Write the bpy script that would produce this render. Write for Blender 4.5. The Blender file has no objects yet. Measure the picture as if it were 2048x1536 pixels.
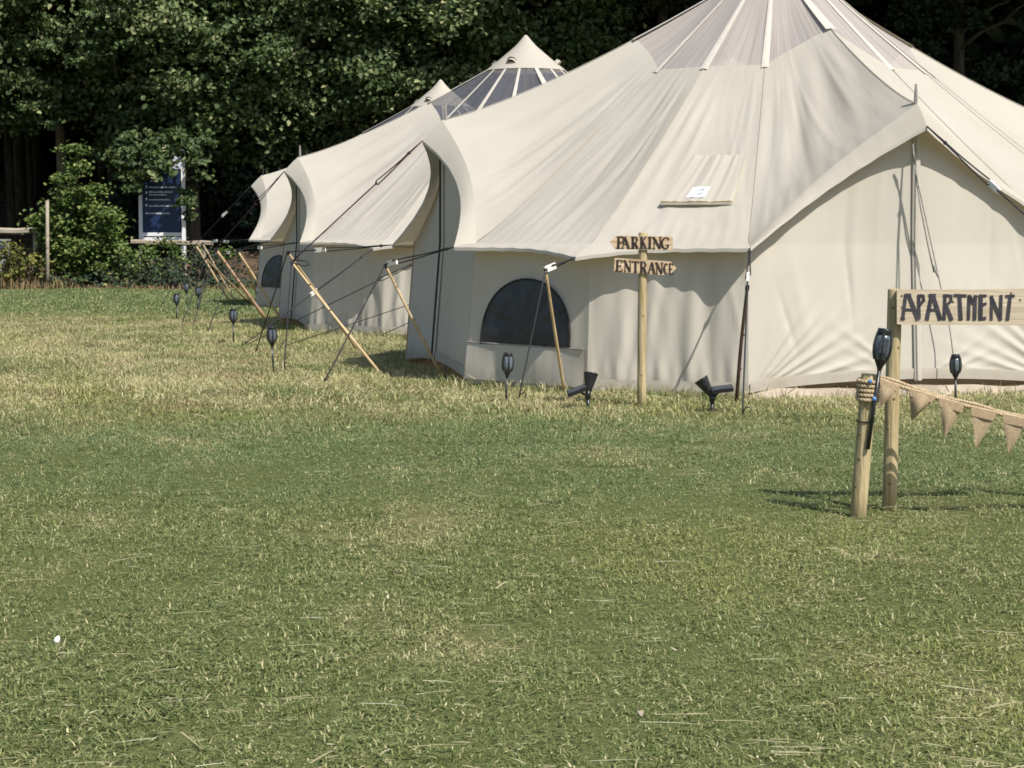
import bpy, math, random
import numpy as np
from mathutils import Vector, Matrix

# ------------------------------------------------------------------ camera, world, sun, exposure
scene = bpy.context.scene
COL = scene.collection
F = 4100.0                      # focal length in pixels of the 2048 wide photograph
HC = 1.2                        # camera height
PITCH = math.atan((768 - 466) / F)

cam_data = bpy.data.cameras.new('camera')
cam_data.sensor_fit = 'HORIZONTAL'
cam_data.sensor_width = 36.0
cam_data.lens = 36.0 * F / 2048.0
cam_data.clip_end = 600
cam = bpy.data.objects.new('camera', cam_data)
COL.objects.link(cam)
cam.location = (0, 0, HC)
cam.rotation_euler = (math.pi / 2 - PITCH, 0, 0)
scene.camera = cam

SUN_EL = math.radians(51)
SUN_DIR = Vector((0.64 * math.cos(SUN_EL), -0.768 * math.cos(SUN_EL), math.sin(SUN_EL))).normalized()   # towards the sun
world = bpy.data.worlds.new('World')
scene.world = world
world.use_nodes = True
wn = world.node_tree.nodes
wl = world.node_tree.links
sky = wn.new('ShaderNodeTexSky')
sky.sky_type = 'NISHITA'
sky.sun_disc = False
sky.sun_elevation = SUN_EL
sky.sun_rotation = math.atan2(SUN_DIR.x, SUN_DIR.y)
sky.air_density = 1.0
sky.dust_density = 1.5
wn['Background'].inputs['Strength'].default_value = 0.115
wl.new(sky.outputs['Color'], wn['Background'].inputs['Color'])

sun_data = bpy.data.lights.new('sun', 'SUN')
sun_data.energy = 4.7
sun_data.angle = math.radians(0.53)
sun_data.color = (1.0, 0.955, 0.885)
sun = bpy.data.objects.new('sun', sun_data)
COL.objects.link(sun)
sun.rotation_euler = SUN_DIR.to_track_quat('Z', 'Y').to_euler()
sun.location = (10, -10, 20)

scene.view_settings.view_transform = 'Standard'
scene.view_settings.look = 'None'
scene.view_settings.exposure = 0.36
scene.view_settings.gamma = 1.0
scene.view_settings.use_curve_mapping = False
scene.render.engine = 'CYCLES'
scene.cycles.use_denoising = True
scene.cycles.filter_width = 1.7
scene.cycles.max_bounces = 5
scene.cycles.diffuse_bounces = 2
scene.cycles.transparent_max_bounces = 8
scene.cycles.caustics_reflective = False
scene.cycles.caustics_refractive = False

rng = np.random.default_rng(7)
random.seed(7)
CP, SP = math.cos(PITCH), math.sin(PITCH)


def ray(px, py):
    a, b = (px - 1024) / F, (768 - py) / F
    return Vector((a, CP + b * SP, -SP + b * CP))


def at(px, py, d):
    """point at world depth d (metres along +Y from the lens) that lies in this direction"""
    r = ray(px, py)
    return Vector((0, 0, HC)) + r * (d / r.y)


def ground(px, py, z=0.0):
    r = ray(px, py)
    t = (z - HC) / r.z
    return Vector((0, 0, HC)) + r * t


# ------------------------------------------------------------------ materials
MATS = {}


def mat(name, c1, c2=None, rough=0.8, scale=8.0, bump=0.0, bump_scale=60.0, stretch=(1, 1, 1), spec=0.3,
        trans=None, trans_fac=0.0, coords='Object', metallic=0.0, detail=6.0, ramp=(0.35, 0.65), bump_dist=0.01):
    m = bpy.data.materials.new(name)
    m.use_nodes = True
    nt = m.node_tree
    n, l = nt.nodes, nt.links
    b = n['Principled BSDF']
    b.inputs['Roughness'].default_value = rough
    b.inputs['Specular IOR Level'].default_value = spec
    b.inputs['Metallic'].default_value = metallic
    tc = n.new('ShaderNodeTexCoord')
    mp = n.new('ShaderNodeMapping')
    mp.inputs['Scale'].default_value = stretch
    l.new(tc.outputs[coords], mp.inputs['Vector'])
    if c2 is None:
        b.inputs['Base Color'].default_value = (*c1, 1)
    else:
        no = n.new('ShaderNodeTexNoise')
        no.inputs['Scale'].default_value = scale
        no.inputs['Detail'].default_value = detail
        l.new(mp.outputs['Vector'], no.inputs['Vector'])
        rp = n.new('ShaderNodeValToRGB')
        rp.color_ramp.elements[0].position = ramp[0]
        rp.color_ramp.elements[1].position = ramp[1]
        rp.color_ramp.elements[0].color = (*c1, 1)
        rp.color_ramp.elements[1].color = (*c2, 1)
        l.new(no.outputs['Fac'], rp.inputs['Fac'])
        l.new(rp.outputs['Color'], b.inputs['Base Color'])
    if bump:
        nb = n.new('ShaderNodeTexNoise')
        nb.inputs['Scale'].default_value = bump_scale
        nb.inputs['Detail'].default_value = 4
        l.new(mp.outputs['Vector'], nb.inputs['Vector'])
        bp = n.new('ShaderNodeBump')
        bp.inputs['Strength'].default_value = bump
        bp.inputs['Distance'].default_value = bump_dist
        l.new(nb.outputs['Fac'], bp.inputs['Height'])
        l.new(bp.outputs['Normal'], b.inputs['Normal'])
    if trans:
        tr = n.new('ShaderNodeBsdfTranslucent')
        tr.inputs['Color'].default_value = (*trans, 1)
        mx = n.new('ShaderNodeMixShader')
        mx.inputs['Fac'].default_value = trans_fac
        l.new(b.outputs['BSDF'], mx.inputs[1])
        l.new(tr.outputs['BSDF'], mx.inputs[2])
        l.new(mx.outputs['Shader'], n['Material Output'].inputs['Surface'])
    MATS[name] = m
    return m


def canvas_material(name, c1, c2, tr, tf=0.26):
    m = mat(name, c1, c2, rough=0.9, scale=1.3, spec=0.15, trans=tr, trans_fac=tf, ramp=(0.3, 0.7))
    nt = m.node_tree
    n, l = nt.nodes, nt.links
    b = n['Principled BSDF']
    uv = n.new('ShaderNodeUVMap')
    uv.uv_map = 'UVMap'
    mp = n.new('ShaderNodeMapping')
    mp.inputs['Scale'].default_value = (4.0, 0.6, 1)
    l.new(uv.outputs['UV'], mp.inputs['Vector'])
    n1 = n.new('ShaderNodeTexNoise')
    n1.inputs['Scale'].default_value = 1.6
    n1.inputs['Detail'].default_value = 3
    n1.inputs['Distortion'].default_value = 0.4
    l.new(mp.outputs['Vector'], n1.inputs['Vector'])
    b1 = n.new('ShaderNodeBump')
    b1.inputs['Strength'].default_value = 0.14
    b1.inputs['Distance'].default_value = 0.05
    l.new(n1.outputs['Fac'], b1.inputs['Height'])
    tc = n.new('ShaderNodeTexCoord')
    n2 = n.new('ShaderNodeTexNoise')
    n2.inputs['Scale'].default_value = 240
    l.new(tc.outputs['Object'], n2.inputs['Vector'])
    b2 = n.new('ShaderNodeBump')
    b2.inputs['Strength'].default_value = 0.12
    b2.inputs['Distance'].default_value = 0.003
    l.new(n2.outputs['Fac'], b2.inputs['Height'])
    l.new(b1.outputs['Normal'], b2.inputs['Normal'])
    l.new(b2.outputs['Normal'], b.inputs['Normal'])
    # grass stains and mud splashes near the foot, old water marks above
    sx = n.new('ShaderNodeSeparateXYZ')
    l.new(tc.outputs['Object'], sx.inputs['Vector'])
    mr = n.new('ShaderNodeMapRange')
    mr.inputs['From Min'].default_value = 0.20
    mr.inputs['From Max'].default_value = 0.02
    l.new(sx.outputs['Z'], mr.inputs['Value'])
    n3 = n.new('ShaderNodeTexNoise')
    n3.inputs['Scale'].default_value = 5.0
    n3.inputs['Detail'].default_value = 8
    n3.inputs['Roughness'].default_value = 0.65
    l.new(tc.outputs['Object'], n3.inputs['Vector'])
    r3 = n.new('ShaderNodeMapRange')
    r3.inputs['From Min'].default_value = 0.42
    r3.inputs['From Max'].default_value = 0.66
    r3.inputs['To Max'].default_value = 0.75
    l.new(n3.outputs['Fac'], r3.inputs['Value'])
    mu = n.new('ShaderNodeMath')
    mu.operation = 'MULTIPLY'
    l.new(mr.outputs['Result'], mu.inputs[0])
    l.new(r3.outputs['Result'], mu.inputs[1])
    n4 = n.new('ShaderNodeTexNoise')
    n4.inputs['Scale'].default_value = 2.1
    n4.inputs['Detail'].default_value = 7
    n4.inputs['Roughness'].default_value = 0.7
    l.new(tc.outputs['Object'], n4.inputs['Vector'])
    r4 = n.new('ShaderNodeMapRange')
    r4.inputs['From Min'].default_value = 0.56
    r4.inputs['From Max'].default_value = 0.74
    r4.inputs['To Max'].default_value = 0.16
    l.new(n4.outputs['Fac'], r4.inputs['Value'])
    mxx = n.new('ShaderNodeMath')
    mxx.operation = 'MAXIMUM'
    l.new(mu.outputs[0], mxx.inputs[0])
    l.new(r4.outputs['Result'], mxx.inputs[1])
    cm = n.new('ShaderNodeMix')
    cm.data_type = 'RGBA'
    cm.inputs[7].default_value = (0.30, 0.26, 0.17, 1)
    l.new(mxx.outputs[0], cm.inputs[0])
    l.new(b.inputs['Base Color'].links[0].from_socket, cm.inputs[6])
    l.new(cm.outputs[2], b.inputs['Base Color'])
    return m


CANVAS = canvas_material('canvas', (0.492, 0.460, 0.388), (0.542, 0.508, 0.434), (0.60, 0.49, 0.31))
WALLCLOTH = canvas_material('wall canvas', (0.480, 0.446, 0.376), (0.530, 0.495, 0.424), (0.42, 0.35, 0.25), 0.12)
SEAM = mat('seam tape', (0.50, 0.465, 0.40), (0.55, 0.515, 0.45), rough=0.9, trans=(0.5, 0.42, 0.26), trans_fac=0.1)
SHEET = mat('groundsheet cloth', (0.27, 0.22, 0.165), (0.40, 0.335, 0.26), rough=0.7, scale=4, bump=0.5, bump_scale=6, bump_dist=0.03)
ROPE_BLACK = mat('black rope', (0.018, 0.018, 0.02), (0.035, 0.033, 0.036), rough=0.7, scale=80)
ROPE_RED = mat('faded red rope', (0.11, 0.035, 0.05), (0.05, 0.03, 0.05), rough=0.8, scale=30)
ROPE_GREY = mat('grey rope', (0.20, 0.19, 0.17), (0.30, 0.28, 0.25), rough=0.8, scale=60)
ROPE_TAN = mat('manila rope', (0.42, 0.315, 0.185), (0.58, 0.46, 0.30), rough=0.9, scale=90, bump=0.6, bump_scale=260)
BAMBOO = mat('pole wood', (0.43, 0.31, 0.16), (0.60, 0.46, 0.27), rough=0.6, scale=6, stretch=(1, 1, 0.6))
BAMBOO_RED = mat('pinkish pole wood', (0.44, 0.27, 0.17), (0.58, 0.40, 0.26), rough=0.55, scale=3)
DARKPOLE = mat('dark pole wood', (0.045, 0.026, 0.014), (0.075, 0.046, 0.025), rough=0.6, scale=8)
SLIDER = mat('white slider', (0.70, 0.66, 0.58), (0.78, 0.75, 0.68), rough=0.6, scale=30)
POST = mat('round post wood', (0.27, 0.205, 0.095), (0.46, 0.375, 0.215), rough=0.8, scale=16, stretch=(3, 3, 0.22), bump=0.7, bump_scale=34, ramp=(0.30, 0.62))
POSTCUT = mat('post knot', (0.17, 0.115, 0.06), (0.25, 0.175, 0.095), rough=0.8)
BOARD = mat('sign board wood', (0.40, 0.285, 0.17), (0.62, 0.48, 0.33), rough=0.85, scale=9, stretch=(0.5, 3, 6), bump=0.3, bump_scale=40)
BOARD2 = mat('pallet board wood', (0.40, 0.325, 0.225), (0.57, 0.48, 0.355), rough=0.88, scale=11, stretch=(0.22, 3, 6), bump=0.3, bump_scale=30)
BURNT = mat('burnt lettering', (0.018, 0.014, 0.012), (0.05, 0.035, 0.025), rough=0.9, scale=60)
PAINT = mat('dark painted lettering', (0.022, 0.019, 0.024), (0.06, 0.055, 0.065), rough=0.6, scale=14)
PLASTIC = mat('black plastic', (0.012, 0.013, 0.015), (0.02, 0.021, 0.024), rough=0.32, spec=0.5, scale=30)
LENS = mat('smoky torch shade', (0.06, 0.075, 0.09), (0.12, 0.14, 0.16), rough=0.18, spec=0.6, scale=20)
SOLAR = mat('solar cell', (0.03, 0.035, 0.05), (0.07, 0.08, 0.095), rough=0.2, spec=0.6, scale=60)
HESSIAN = mat('hessian', (0.33, 0.245, 0.15), (0.46, 0.355, 0.235), rough=0.95, scale=160, trans=(0.45, 0.31, 0.17), trans_fac=0.25)
BLUE = mat('blue tape', (0.06, 0.15, 0.36), (0.12, 0.25, 0.5), rough=0.4, scale=40)
NAVY = mat('navy sign face', (0.009, 0.021, 0.066), (0.012, 0.027, 0.085), rough=0.4, spec=0.4, scale=3)
WHITEP = mat('white painted metal', (0.72, 0.73, 0.74), (0.80, 0.80, 0.80), rough=0.45, scale=5)
PALEGREY = mat('pale grey sign header', (0.50, 0.52, 0.60), (0.58, 0.60, 0.68), rough=0.5, scale=4)
RAILWOOD = mat('weathered rail wood', (0.24, 0.20, 0.15), (0.38, 0.33, 0.26), rough=0.9, scale=5, stretch=(0.4, 3, 3), bump=0.4, bump_scale=20)
CONCRETE = mat('grey concrete', (0.26, 0.26, 0.25), (0.34, 0.34, 0.33), rough=0.95, scale=10)
BARK = mat('bark', (0.035, 0.028, 0.02), (0.085, 0.072, 0.055), rough=0.95, scale=9, stretch=(2, 2, 0.4), bump=0.8, bump_scale=14, bump_dist=0.03)
BARK2 = mat('pale bark', (0.10, 0.085, 0.06), (0.20, 0.17, 0.13), rough=0.95, scale=7, stretch=(2, 2, 0.5), bump=0.7, bump_scale=12, bump_dist=0.03)
LITTER = mat('leaf litter', (0.045, 0.032, 0.022), (0.14, 0.092, 0.06), rough=1.0, scale=7, bump=1.0, bump_scale=18, bump_dist=0.06)
LABELW = mat('white woven label', (0.74, 0.76, 0.80), (0.80, 0.82, 0.85), rough=0.6, scale=10)
LABELG = mat('grey blue print', (0.45, 0.50, 0.55), rough=0.7)
WINDOWM = mat('dark window mesh', (0.014, 0.016, 0.018), (0.026, 0.028, 0.031), rough=0.42, spec=0.45, scale=5, bump=0.35, bump_scale=5, bump_dist=0.05)
DARKTRIM = mat('dark trim', (0.02, 0.018, 0.017), rough=0.7)


def mesh_screen_material(name='skylight mesh', col=(0.62, 0.56, 0.515, 1)):
    m = bpy.data.materials.new(name)
    m.use_nodes = True
    n, l = m.node_tree.nodes, m.node_tree.links
    b = n['Principled BSDF']
    b.inputs['Base Color'].default_value = col
    b.inputs['Roughness'].default_value = 0.7
    b.inputs['Specular IOR Level'].default_value = 0.3
    tr = n.new('ShaderNodeBsdfTransparent')
    tr.inputs['Color'].default_value = (0.88, 0.87, 0.86, 1)
    mx = n.new('ShaderNodeMixShader')
    uv = n.new('ShaderNodeUVMap')
    uv.uv_map = 'UVMap'
    mp = n.new('ShaderNodeMapping')
    mp.inputs['Scale'].default_value = (26, 0.7, 1)
    l.new(uv.outputs['UV'], mp.inputs['Vector'])
    no = n.new('ShaderNodeTexNoise')
    no.inputs['Scale'].default_value = 1.0
    no.inputs['Detail'].default_value = 3
    l.new(mp.outputs['Vector'], no.inputs['Vector'])
    mr = n.new('ShaderNodeMapRange')
    mr.inputs['From Min'].default_value = 0.3
    mr.inputs['From Max'].default_value = 0.7
    mr.inputs['To Min'].default_value = 0.60
    mr.inputs['To Max'].default_value = 0.42
    l.new(no.outputs['Fac'], mr.inputs['Value'])
    l.new(mr.outputs['Result'], mx.inputs['Fac'])
    l.new(b.outputs['BSDF'], mx.inputs[1])
    l.new(tr.outputs['BSDF'], mx.inputs[2])
    l.new(mx.outputs['Shader'], n['Material Output'].inputs['Surface'])
    return m


SCREEN = mesh_screen_material()
SCREEN_DARK = mesh_screen_material('darkened skylight mesh', (0.15, 0.155, 0.175, 1))     # same mesh, colour darkened to stand in for dark woods seen through it


def leaf_material(name, dark, light, yellow, trans):
    m = bpy.data.materials.new(name)
    m.use_nodes = True
    n, l = m.node_tree.nodes, m.node_tree.links
    b = n['Principled BSDF']
    b.inputs['Roughness'].default_value = 0.55
    b.inputs['Specular IOR Level'].default_value = 0.18
    at_ = n.new('ShaderNodeAttribute')
    at_.attribute_name = 'tint'
    rp = n.new('ShaderNodeValToRGB')
    e = rp.color_ramp.elements
    e[0].color = (*dark, 1)
    e[0].position = 0.0
    e[1].color = (*yellow, 1)
    e[1].position = 1.0
    k = e.new(0.62)
    k.color = (*light, 1)
    l.new(at_.outputs['Fac'], rp.inputs['Fac'])
    l.new(rp.outputs['Color'], b.inputs['Base Color'])
    tr = n.new('ShaderNodeBsdfTranslucent')
    tr.inputs['Color'].default_value = (*trans, 1)
    mx = n.new('ShaderNodeMixShader')
    mx.inputs['Fac'].default_value = 0.22
    l.new(b.outputs['BSDF'], mx.inputs[1])
    l.new(tr.outputs['BSDF'], mx.inputs[2])
    l.new(mx.outputs['Shader'], n['Material Output'].inputs['Surface'])
    return m


LEAF = leaf_material('sycamore leaf', (0.034, 0.054, 0.022), (0.104, 0.146, 0.058), (0.36, 0.36, 0.18), (0.18, 0.25, 0.06))
LEAFD = leaf_material('shade-darkened leaf', (0.020, 0.034, 0.023), (0.044, 0.068, 0.042), (0.10, 0.10, 0.05), (0.04, 0.07, 0.015))  # leaf colours darkened to stand in for shade under the trees
LEAFB = leaf_material('hazel leaf', (0.034, 0.062, 0.016), (0.085, 0.135, 0.035), (0.23, 0.25, 0.085), (0.20, 0.28, 0.05))
LEAFY = leaf_material('bramble leaf', (0.05, 0.065, 0.015), (0.15, 0.16, 0.04), (0.32, 0.27, 0.08), (0.20, 0.22, 0.04))
DRYGRASS = leaf_material('dry grass', (0.16, 0.10, 0.05), (0.36, 0.25, 0.13), (0.50, 0.38, 0.21), (0.35, 0.25, 0.10))


def lawn_nodes(m, blade):
    """colour of the lawn from where it grows: green mown strips, bleached straw-coloured strip by the tents"""
    m.use_nodes = True
    n, l = m.node_tree.nodes, m.node_tree.links
    b = n['Principled BSDF']
    b.inputs['Roughness'].default_value = 0.6 if blade else 1.0
    b.inputs['Specular IOR Level'].default_value = 0.08 if blade else 0.0
    geo = n.new('ShaderNodeNewGeometry')
    pos = geo.outputs['Position']

    def noise(sx, sy, det=3.0, off=0.0, rough=0.5):
        mp = n.new('ShaderNodeMapping')
        mp.inputs['Scale'].default_value = (sx, sy, 0)
        mp.inputs['Location'].default_value = (off, off * 0.37, 0)
        l.new(pos, mp.inputs['Vector'])
        no = n.new('ShaderNodeTexNoise')
        no.inputs['Scale'].default_value = 1.0
        no.inputs['Detail'].default_value = det
        no.inputs['Roughness'].default_value = rough
        l.new(mp.outputs['Vector'], no.inputs['Vector'])
        return no.outputs['Fac']

    def math_(op, a, bb, c=None):
        q = n.new('ShaderNodeMath')
        q.operation = op
        for i, v in enumerate((a, bb, c)):
            if v is None:
                continue
            if isinstance(v, (int, float)):
                q.inputs[i].default_value = v
            else:
                l.new(v, q.inputs[i])
        return q.outputs['Value']

    def rng_(v, a, c, lo=0.0, hi=1.0):
        q = n.new('ShaderNodeMapRange')
        q.interpolation_type = 'SMOOTHSTEP'
        q.inputs['From Min'].default_value = a
        q.inputs['From Max'].default_value = c
        q.inputs['To Min'].default_value = lo
        q.inputs['To Max'].default_value = hi
        l.new(v, q.inputs['Value'])
        return q.outputs['Result']

    sep = n.new('ShaderNodeSeparateXYZ')
    l.new(pos, sep.inputs['Vector'])
    wob = math_('MULTIPLY', math_('SUBTRACT', noise(0.35, 0.35, 3, 3.1), 0.5), 3.0)
    y = math_('ADD', sep.outputs['Y'], wob)
    band = math_('MULTIPLY', rng_(y, 11.2, 15.8), rng_(y, 31.5, 27.0))
    patch = rng_(noise(0.9, 0.55, 5, 9.0, 0.62), 0.36, 0.62)
    dry = math_('MULTIPLY', band, math_('MULTIPLY_ADD', patch, 0.72, 0.06))
    small = rng_(noise(1.3, 0.8, 4, 21.0, 0.6), 0.50, 0.76)
    dry = math_('MAXIMUM', dry, math_('MULTIPLY', small, 0.50))
    tanp = math_('MULTIPLY', band, rng_(noise(1.5, 1.0, 4, 41.0, 0.6), 0.50, 0.68))
    at_ = n.new('ShaderNodeAttribute')
    at_.attribute_name = 'tint'
    info = n.new('ShaderNodeObjectInfo')
    r = at_.outputs['Fac']

    def mix(fac, a, bb):
        q = n.new('ShaderNodeMix')
        q.data_type = 'RGBA'
        if isinstance(fac, (int, float)):
            q.inputs[0].default_value = fac
        else:
            l.new(fac, q.inputs[0])
        for idx, v in ((6, a), (7, bb)):
            if isinstance(v, tuple):
                q.inputs[idx].default_value = (*v, 1)
            else:
                l.new(v, q.inputs[idx])
        return q.outputs[2]

    if blade:
        deep = mix(r, (0.105, 0.134, 0.042), (0.262, 0.298, 0.118))
        lime = mix(r, (0.150, 0.176, 0.044), (0.325, 0.345, 0.130))
        lush = mix(r, (0.084, 0.128, 0.048), (0.218, 0.280, 0.122))
        green = mix(rng_(noise(0.5, 0.4, 3, 60.0), 0.45, 0.66), deep, lime)
        strip = math_('MAXIMUM', math_('MULTIPLY', rng_(y, 8.6, 10.2), rng_(y, 13.6, 12.4)), rng_(y, 29.0, 32.0))
        green = mix(math_('MULTIPLY', strip, 0.8), green, lush)
        straw = mix(r, (0.33, 0.30, 0.130), (0.62, 0.575, 0.335))
        brown = mix(r, (0.27, 0.20, 0.11), (0.52, 0.42, 0.26))
    else:
        green = mix(noise(30, 30, 4), (0.050, 0.060, 0.022), (0.125, 0.140, 0.055))
        straw = mix(noise(30, 30, 4, 5.0), (0.12, 0.10, 0.048), (0.28, 0.24, 0.13))
        brown = mix(noise(30, 30, 4, 5.0), (0.08, 0.05, 0.027), (0.20, 0.14, 0.08))
    # a share of the blades is dry everywhere: each blade decides by its own random number
    if blade:
        at2 = n.new('ShaderNodeAttribute')
        at2.attribute_name = 'dry'
        thr = math_('MULTIPLY_ADD', dry, 0.92, 0.13)
        isdry = math_('LESS_THAN', at2.outputs['Fac'], thr)
        thr2 = math_('MULTIPLY', tanp, 0.55)
        istan = math_('LESS_THAN', at2.outputs['Fac'], thr2)
    else:
        isdry, istan = dry, tanp
    c = mix(isdry, green, straw)
    c = mix(istan, c, brown)
    l.new(c, b.inputs['Base Color'])
    if blade:
        tr = n.new('ShaderNodeBsdfTranslucent')
        l.new(c, tr.inputs['Color'])
        mx = n.new('ShaderNodeMixShader')
        mx.inputs['Fac'].default_value = 0.25
        l.new(b.outputs['BSDF'], mx.inputs[1])
        l.new(tr.outputs['BSDF'], mx.inputs[2])
        l.new(mx.outputs['Shader'], n['Material Output'].inputs['Surface'])


SOIL = bpy.data.materials.new('lawn soil and thatch')
lawn_nodes(SOIL, False)
BLADE = bpy.data.materials.new('lawn blade')
lawn_nodes(BLADE, True)
HAY = leaf_material('hay', (0.30, 0.23, 0.12), (0.48, 0.40, 0.22), (0.62, 0.54, 0.34), (0.35, 0.28, 0.13))
STRAW = leaf_material('cut straw', (0.40, 0.35, 0.19), (0.56, 0.50, 0.31), (0.74, 0.69, 0.51), (0.4, 0.35, 0.18))


# ------------------------------------------------------------------ builders
class MB:
    def __init__(self):
        self.v, self.f, self.uv = [], [], None

    def add(self, vs, fs):
        o = len(self.v)
        self.v += [Vector(p) for p in vs]
        self.f += [tuple(i + o for i in q) for q in fs]
        return self

    def box(self, c, s, m=None):
        c = Vector(c)
        hx, hy, hz = s[0] / 2, s[1] / 2, s[2] / 2
        vs = [Vector((x, y, z)) for x in (-hx, hx) for y in (-hy, hy) for z in (-hz, hz)]
        if m is not None:
            vs = [m @ p for p in vs]
        return self.add([p + c for p in vs], [(0, 1, 3, 2), (4, 6, 7, 5), (0, 4, 5, 1), (2, 3, 7, 6), (0, 2, 6, 4), (1, 5, 7, 3)])

    def tube(self, pts, rad, n=8, cap=True):
        pts = [Vector(p) for p in pts]
        if isinstance(rad, (int, float)):
            rad = [rad] * len(pts)
        vs, fs = [], []
        prev = None
        for i, p in enumerate(pts):
            a = pts[max(i - 1, 0)]
            b = pts[min(i + 1, len(pts) - 1)]
            t = (b - a).normalized()
            if prev is None:
                up = Vector((0, 0, 1)) if abs(t.z) < 0.9 else Vector((1, 0, 0))
                x = t.cross(up).normalized()
            else:
                x = (prev - t * prev.dot(t)).normalized()
            prev = x
            y = t.cross(x)
            for k in range(n):
                an = 2 * math.pi * k / n
                vs.append(p + (x * math.cos(an) + y * math.sin(an)) * rad[i])
        for i in range(len(pts) - 1):
            for k in range(n):
                fs.append((i * n + k, i * n + (k + 1) % n, (i + 1) * n + (k + 1) % n, (i + 1) * n + k))
        if cap:
            fs.append(tuple(range(n))[::-1])
            fs.append(tuple((len(pts) - 1) * n + k for k in range(n)))
        return self.add(vs, fs)

    def lathe(self, prof, n=12, m=None):
        vs, fs = [], []
        for r, z in prof:
            for k in range(n):
                an = 2 * math.pi * k / n
                p = Vector((r * math.cos(an), r * math.sin(an), z))
                vs.append(m @ p if m is not None else p)
        for i in range(len(prof) - 1):
            for k in range(n):
                fs.append((i * n + k, i * n + (k + 1) % n, (i + 1) * n + (k + 1) % n, (i + 1) * n + k))
        fs.append(tuple(range(n))[::-1])
        fs.append(tuple((len(prof) - 1) * n + k for k in range(n)))
        return self.add(vs, fs)

    def prism(self, poly, m, th):
        """flat outline (x, y) extruded by th along its own z, placed by matrix m"""
        k = len(poly)
        vs = [m @ Vector((x, y, 0)) for x, y in poly] + [m @ Vector((x, y, th)) for x, y in poly]
        fs = [tuple(range(k))[::-1], tuple(range(k, 2 * k))]
        fs += [(i, (i + 1) % k, k + (i + 1) % k, k + i) for i in range(k)]
        return self.add(vs, fs)

    def build(self, name, material, parent=None, smooth=False, origin=None):
        off = Vector((0, 0, 0))
        if parent is not None and parent.get('_abs') is not None:
            off = Vector(parent['_abs'])
        if origin is not None:
            off = Vector(origin)
        me = bpy.data.meshes.new(name)
        me.from_pydata([tuple(p - off) for p in self.v], [], self.f)
        me.materials.append(material)
        if smooth:
            me.polygons.foreach_set('use_smooth', [True] * len(me.polygons))
        me.update()
        o = bpy.data.objects.new(name, me)
        COL.objects.link(o)
        if origin is not None:
            o.location = off
        if parent is not None:
            o.parent = parent
        return o


def tag(o, label, cat, group=None, kind=None):
    if label:
        o['label'] = label
    if cat:
        o['category'] = cat
    if group:
        o['group'] = group
    if kind:
        o['kind'] = kind
    return o


def thing(name, loc, label, cat, group=None):
    o = bpy.data.objects.new(name, None)
    o.empty_display_size = 0.2
    COL.objects.link(o)
    o.location = loc
    o['_abs'] = list(loc)
    return tag(o, label, cat, group)


def sub(o, parent_abs):
    """let the mesh part o take sub-parts built in world coordinates"""
    o['_abs'] = list(parent_abs)
    return o


def grid_object(name, P, UV, material, parent, smooth=True):
    """P: array rows x cols x 3"""
    r, c, _ = P.shape
    me = bpy.data.meshes.new(name)
    idx = np.arange(r * c).reshape(r, c)
    fs = np.stack([idx[:-1, :-1], idx[:-1, 1:], idx[1:, 1:], idx[1:, :-1]], -1).reshape(-1, 4)
    me.from_pydata(P.reshape(-1, 3).tolist(), [], fs.tolist())
    me.materials.append(material)
    if UV is not None:
        ul = me.uv_layers.new(name='UVMap')
        loops = np.empty(len(me.loops), dtype=np.int32)
        me.loops.foreach_get('vertex_index', loops)
        ul.data.foreach_set('uv', UV.reshape(-1, 2)[loops].astype(np.float32).ravel())
    if smooth:
        me.polygons.foreach_set('use_smooth', [True] * len(me.polygons))
    me.update()
    o = bpy.data.objects.new(name, me)
    COL.objects.link(o)
    o.parent = parent
    return o


def grid_normals(P):
    du = np.gradient(P, axis=1)
    dv = np.gradient(P, axis=0)
    nn = np.cross(du, dv)
    nn /= np.linalg.norm(nn, axis=2, keepdims=True) + 1e-9
    return nn


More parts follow.
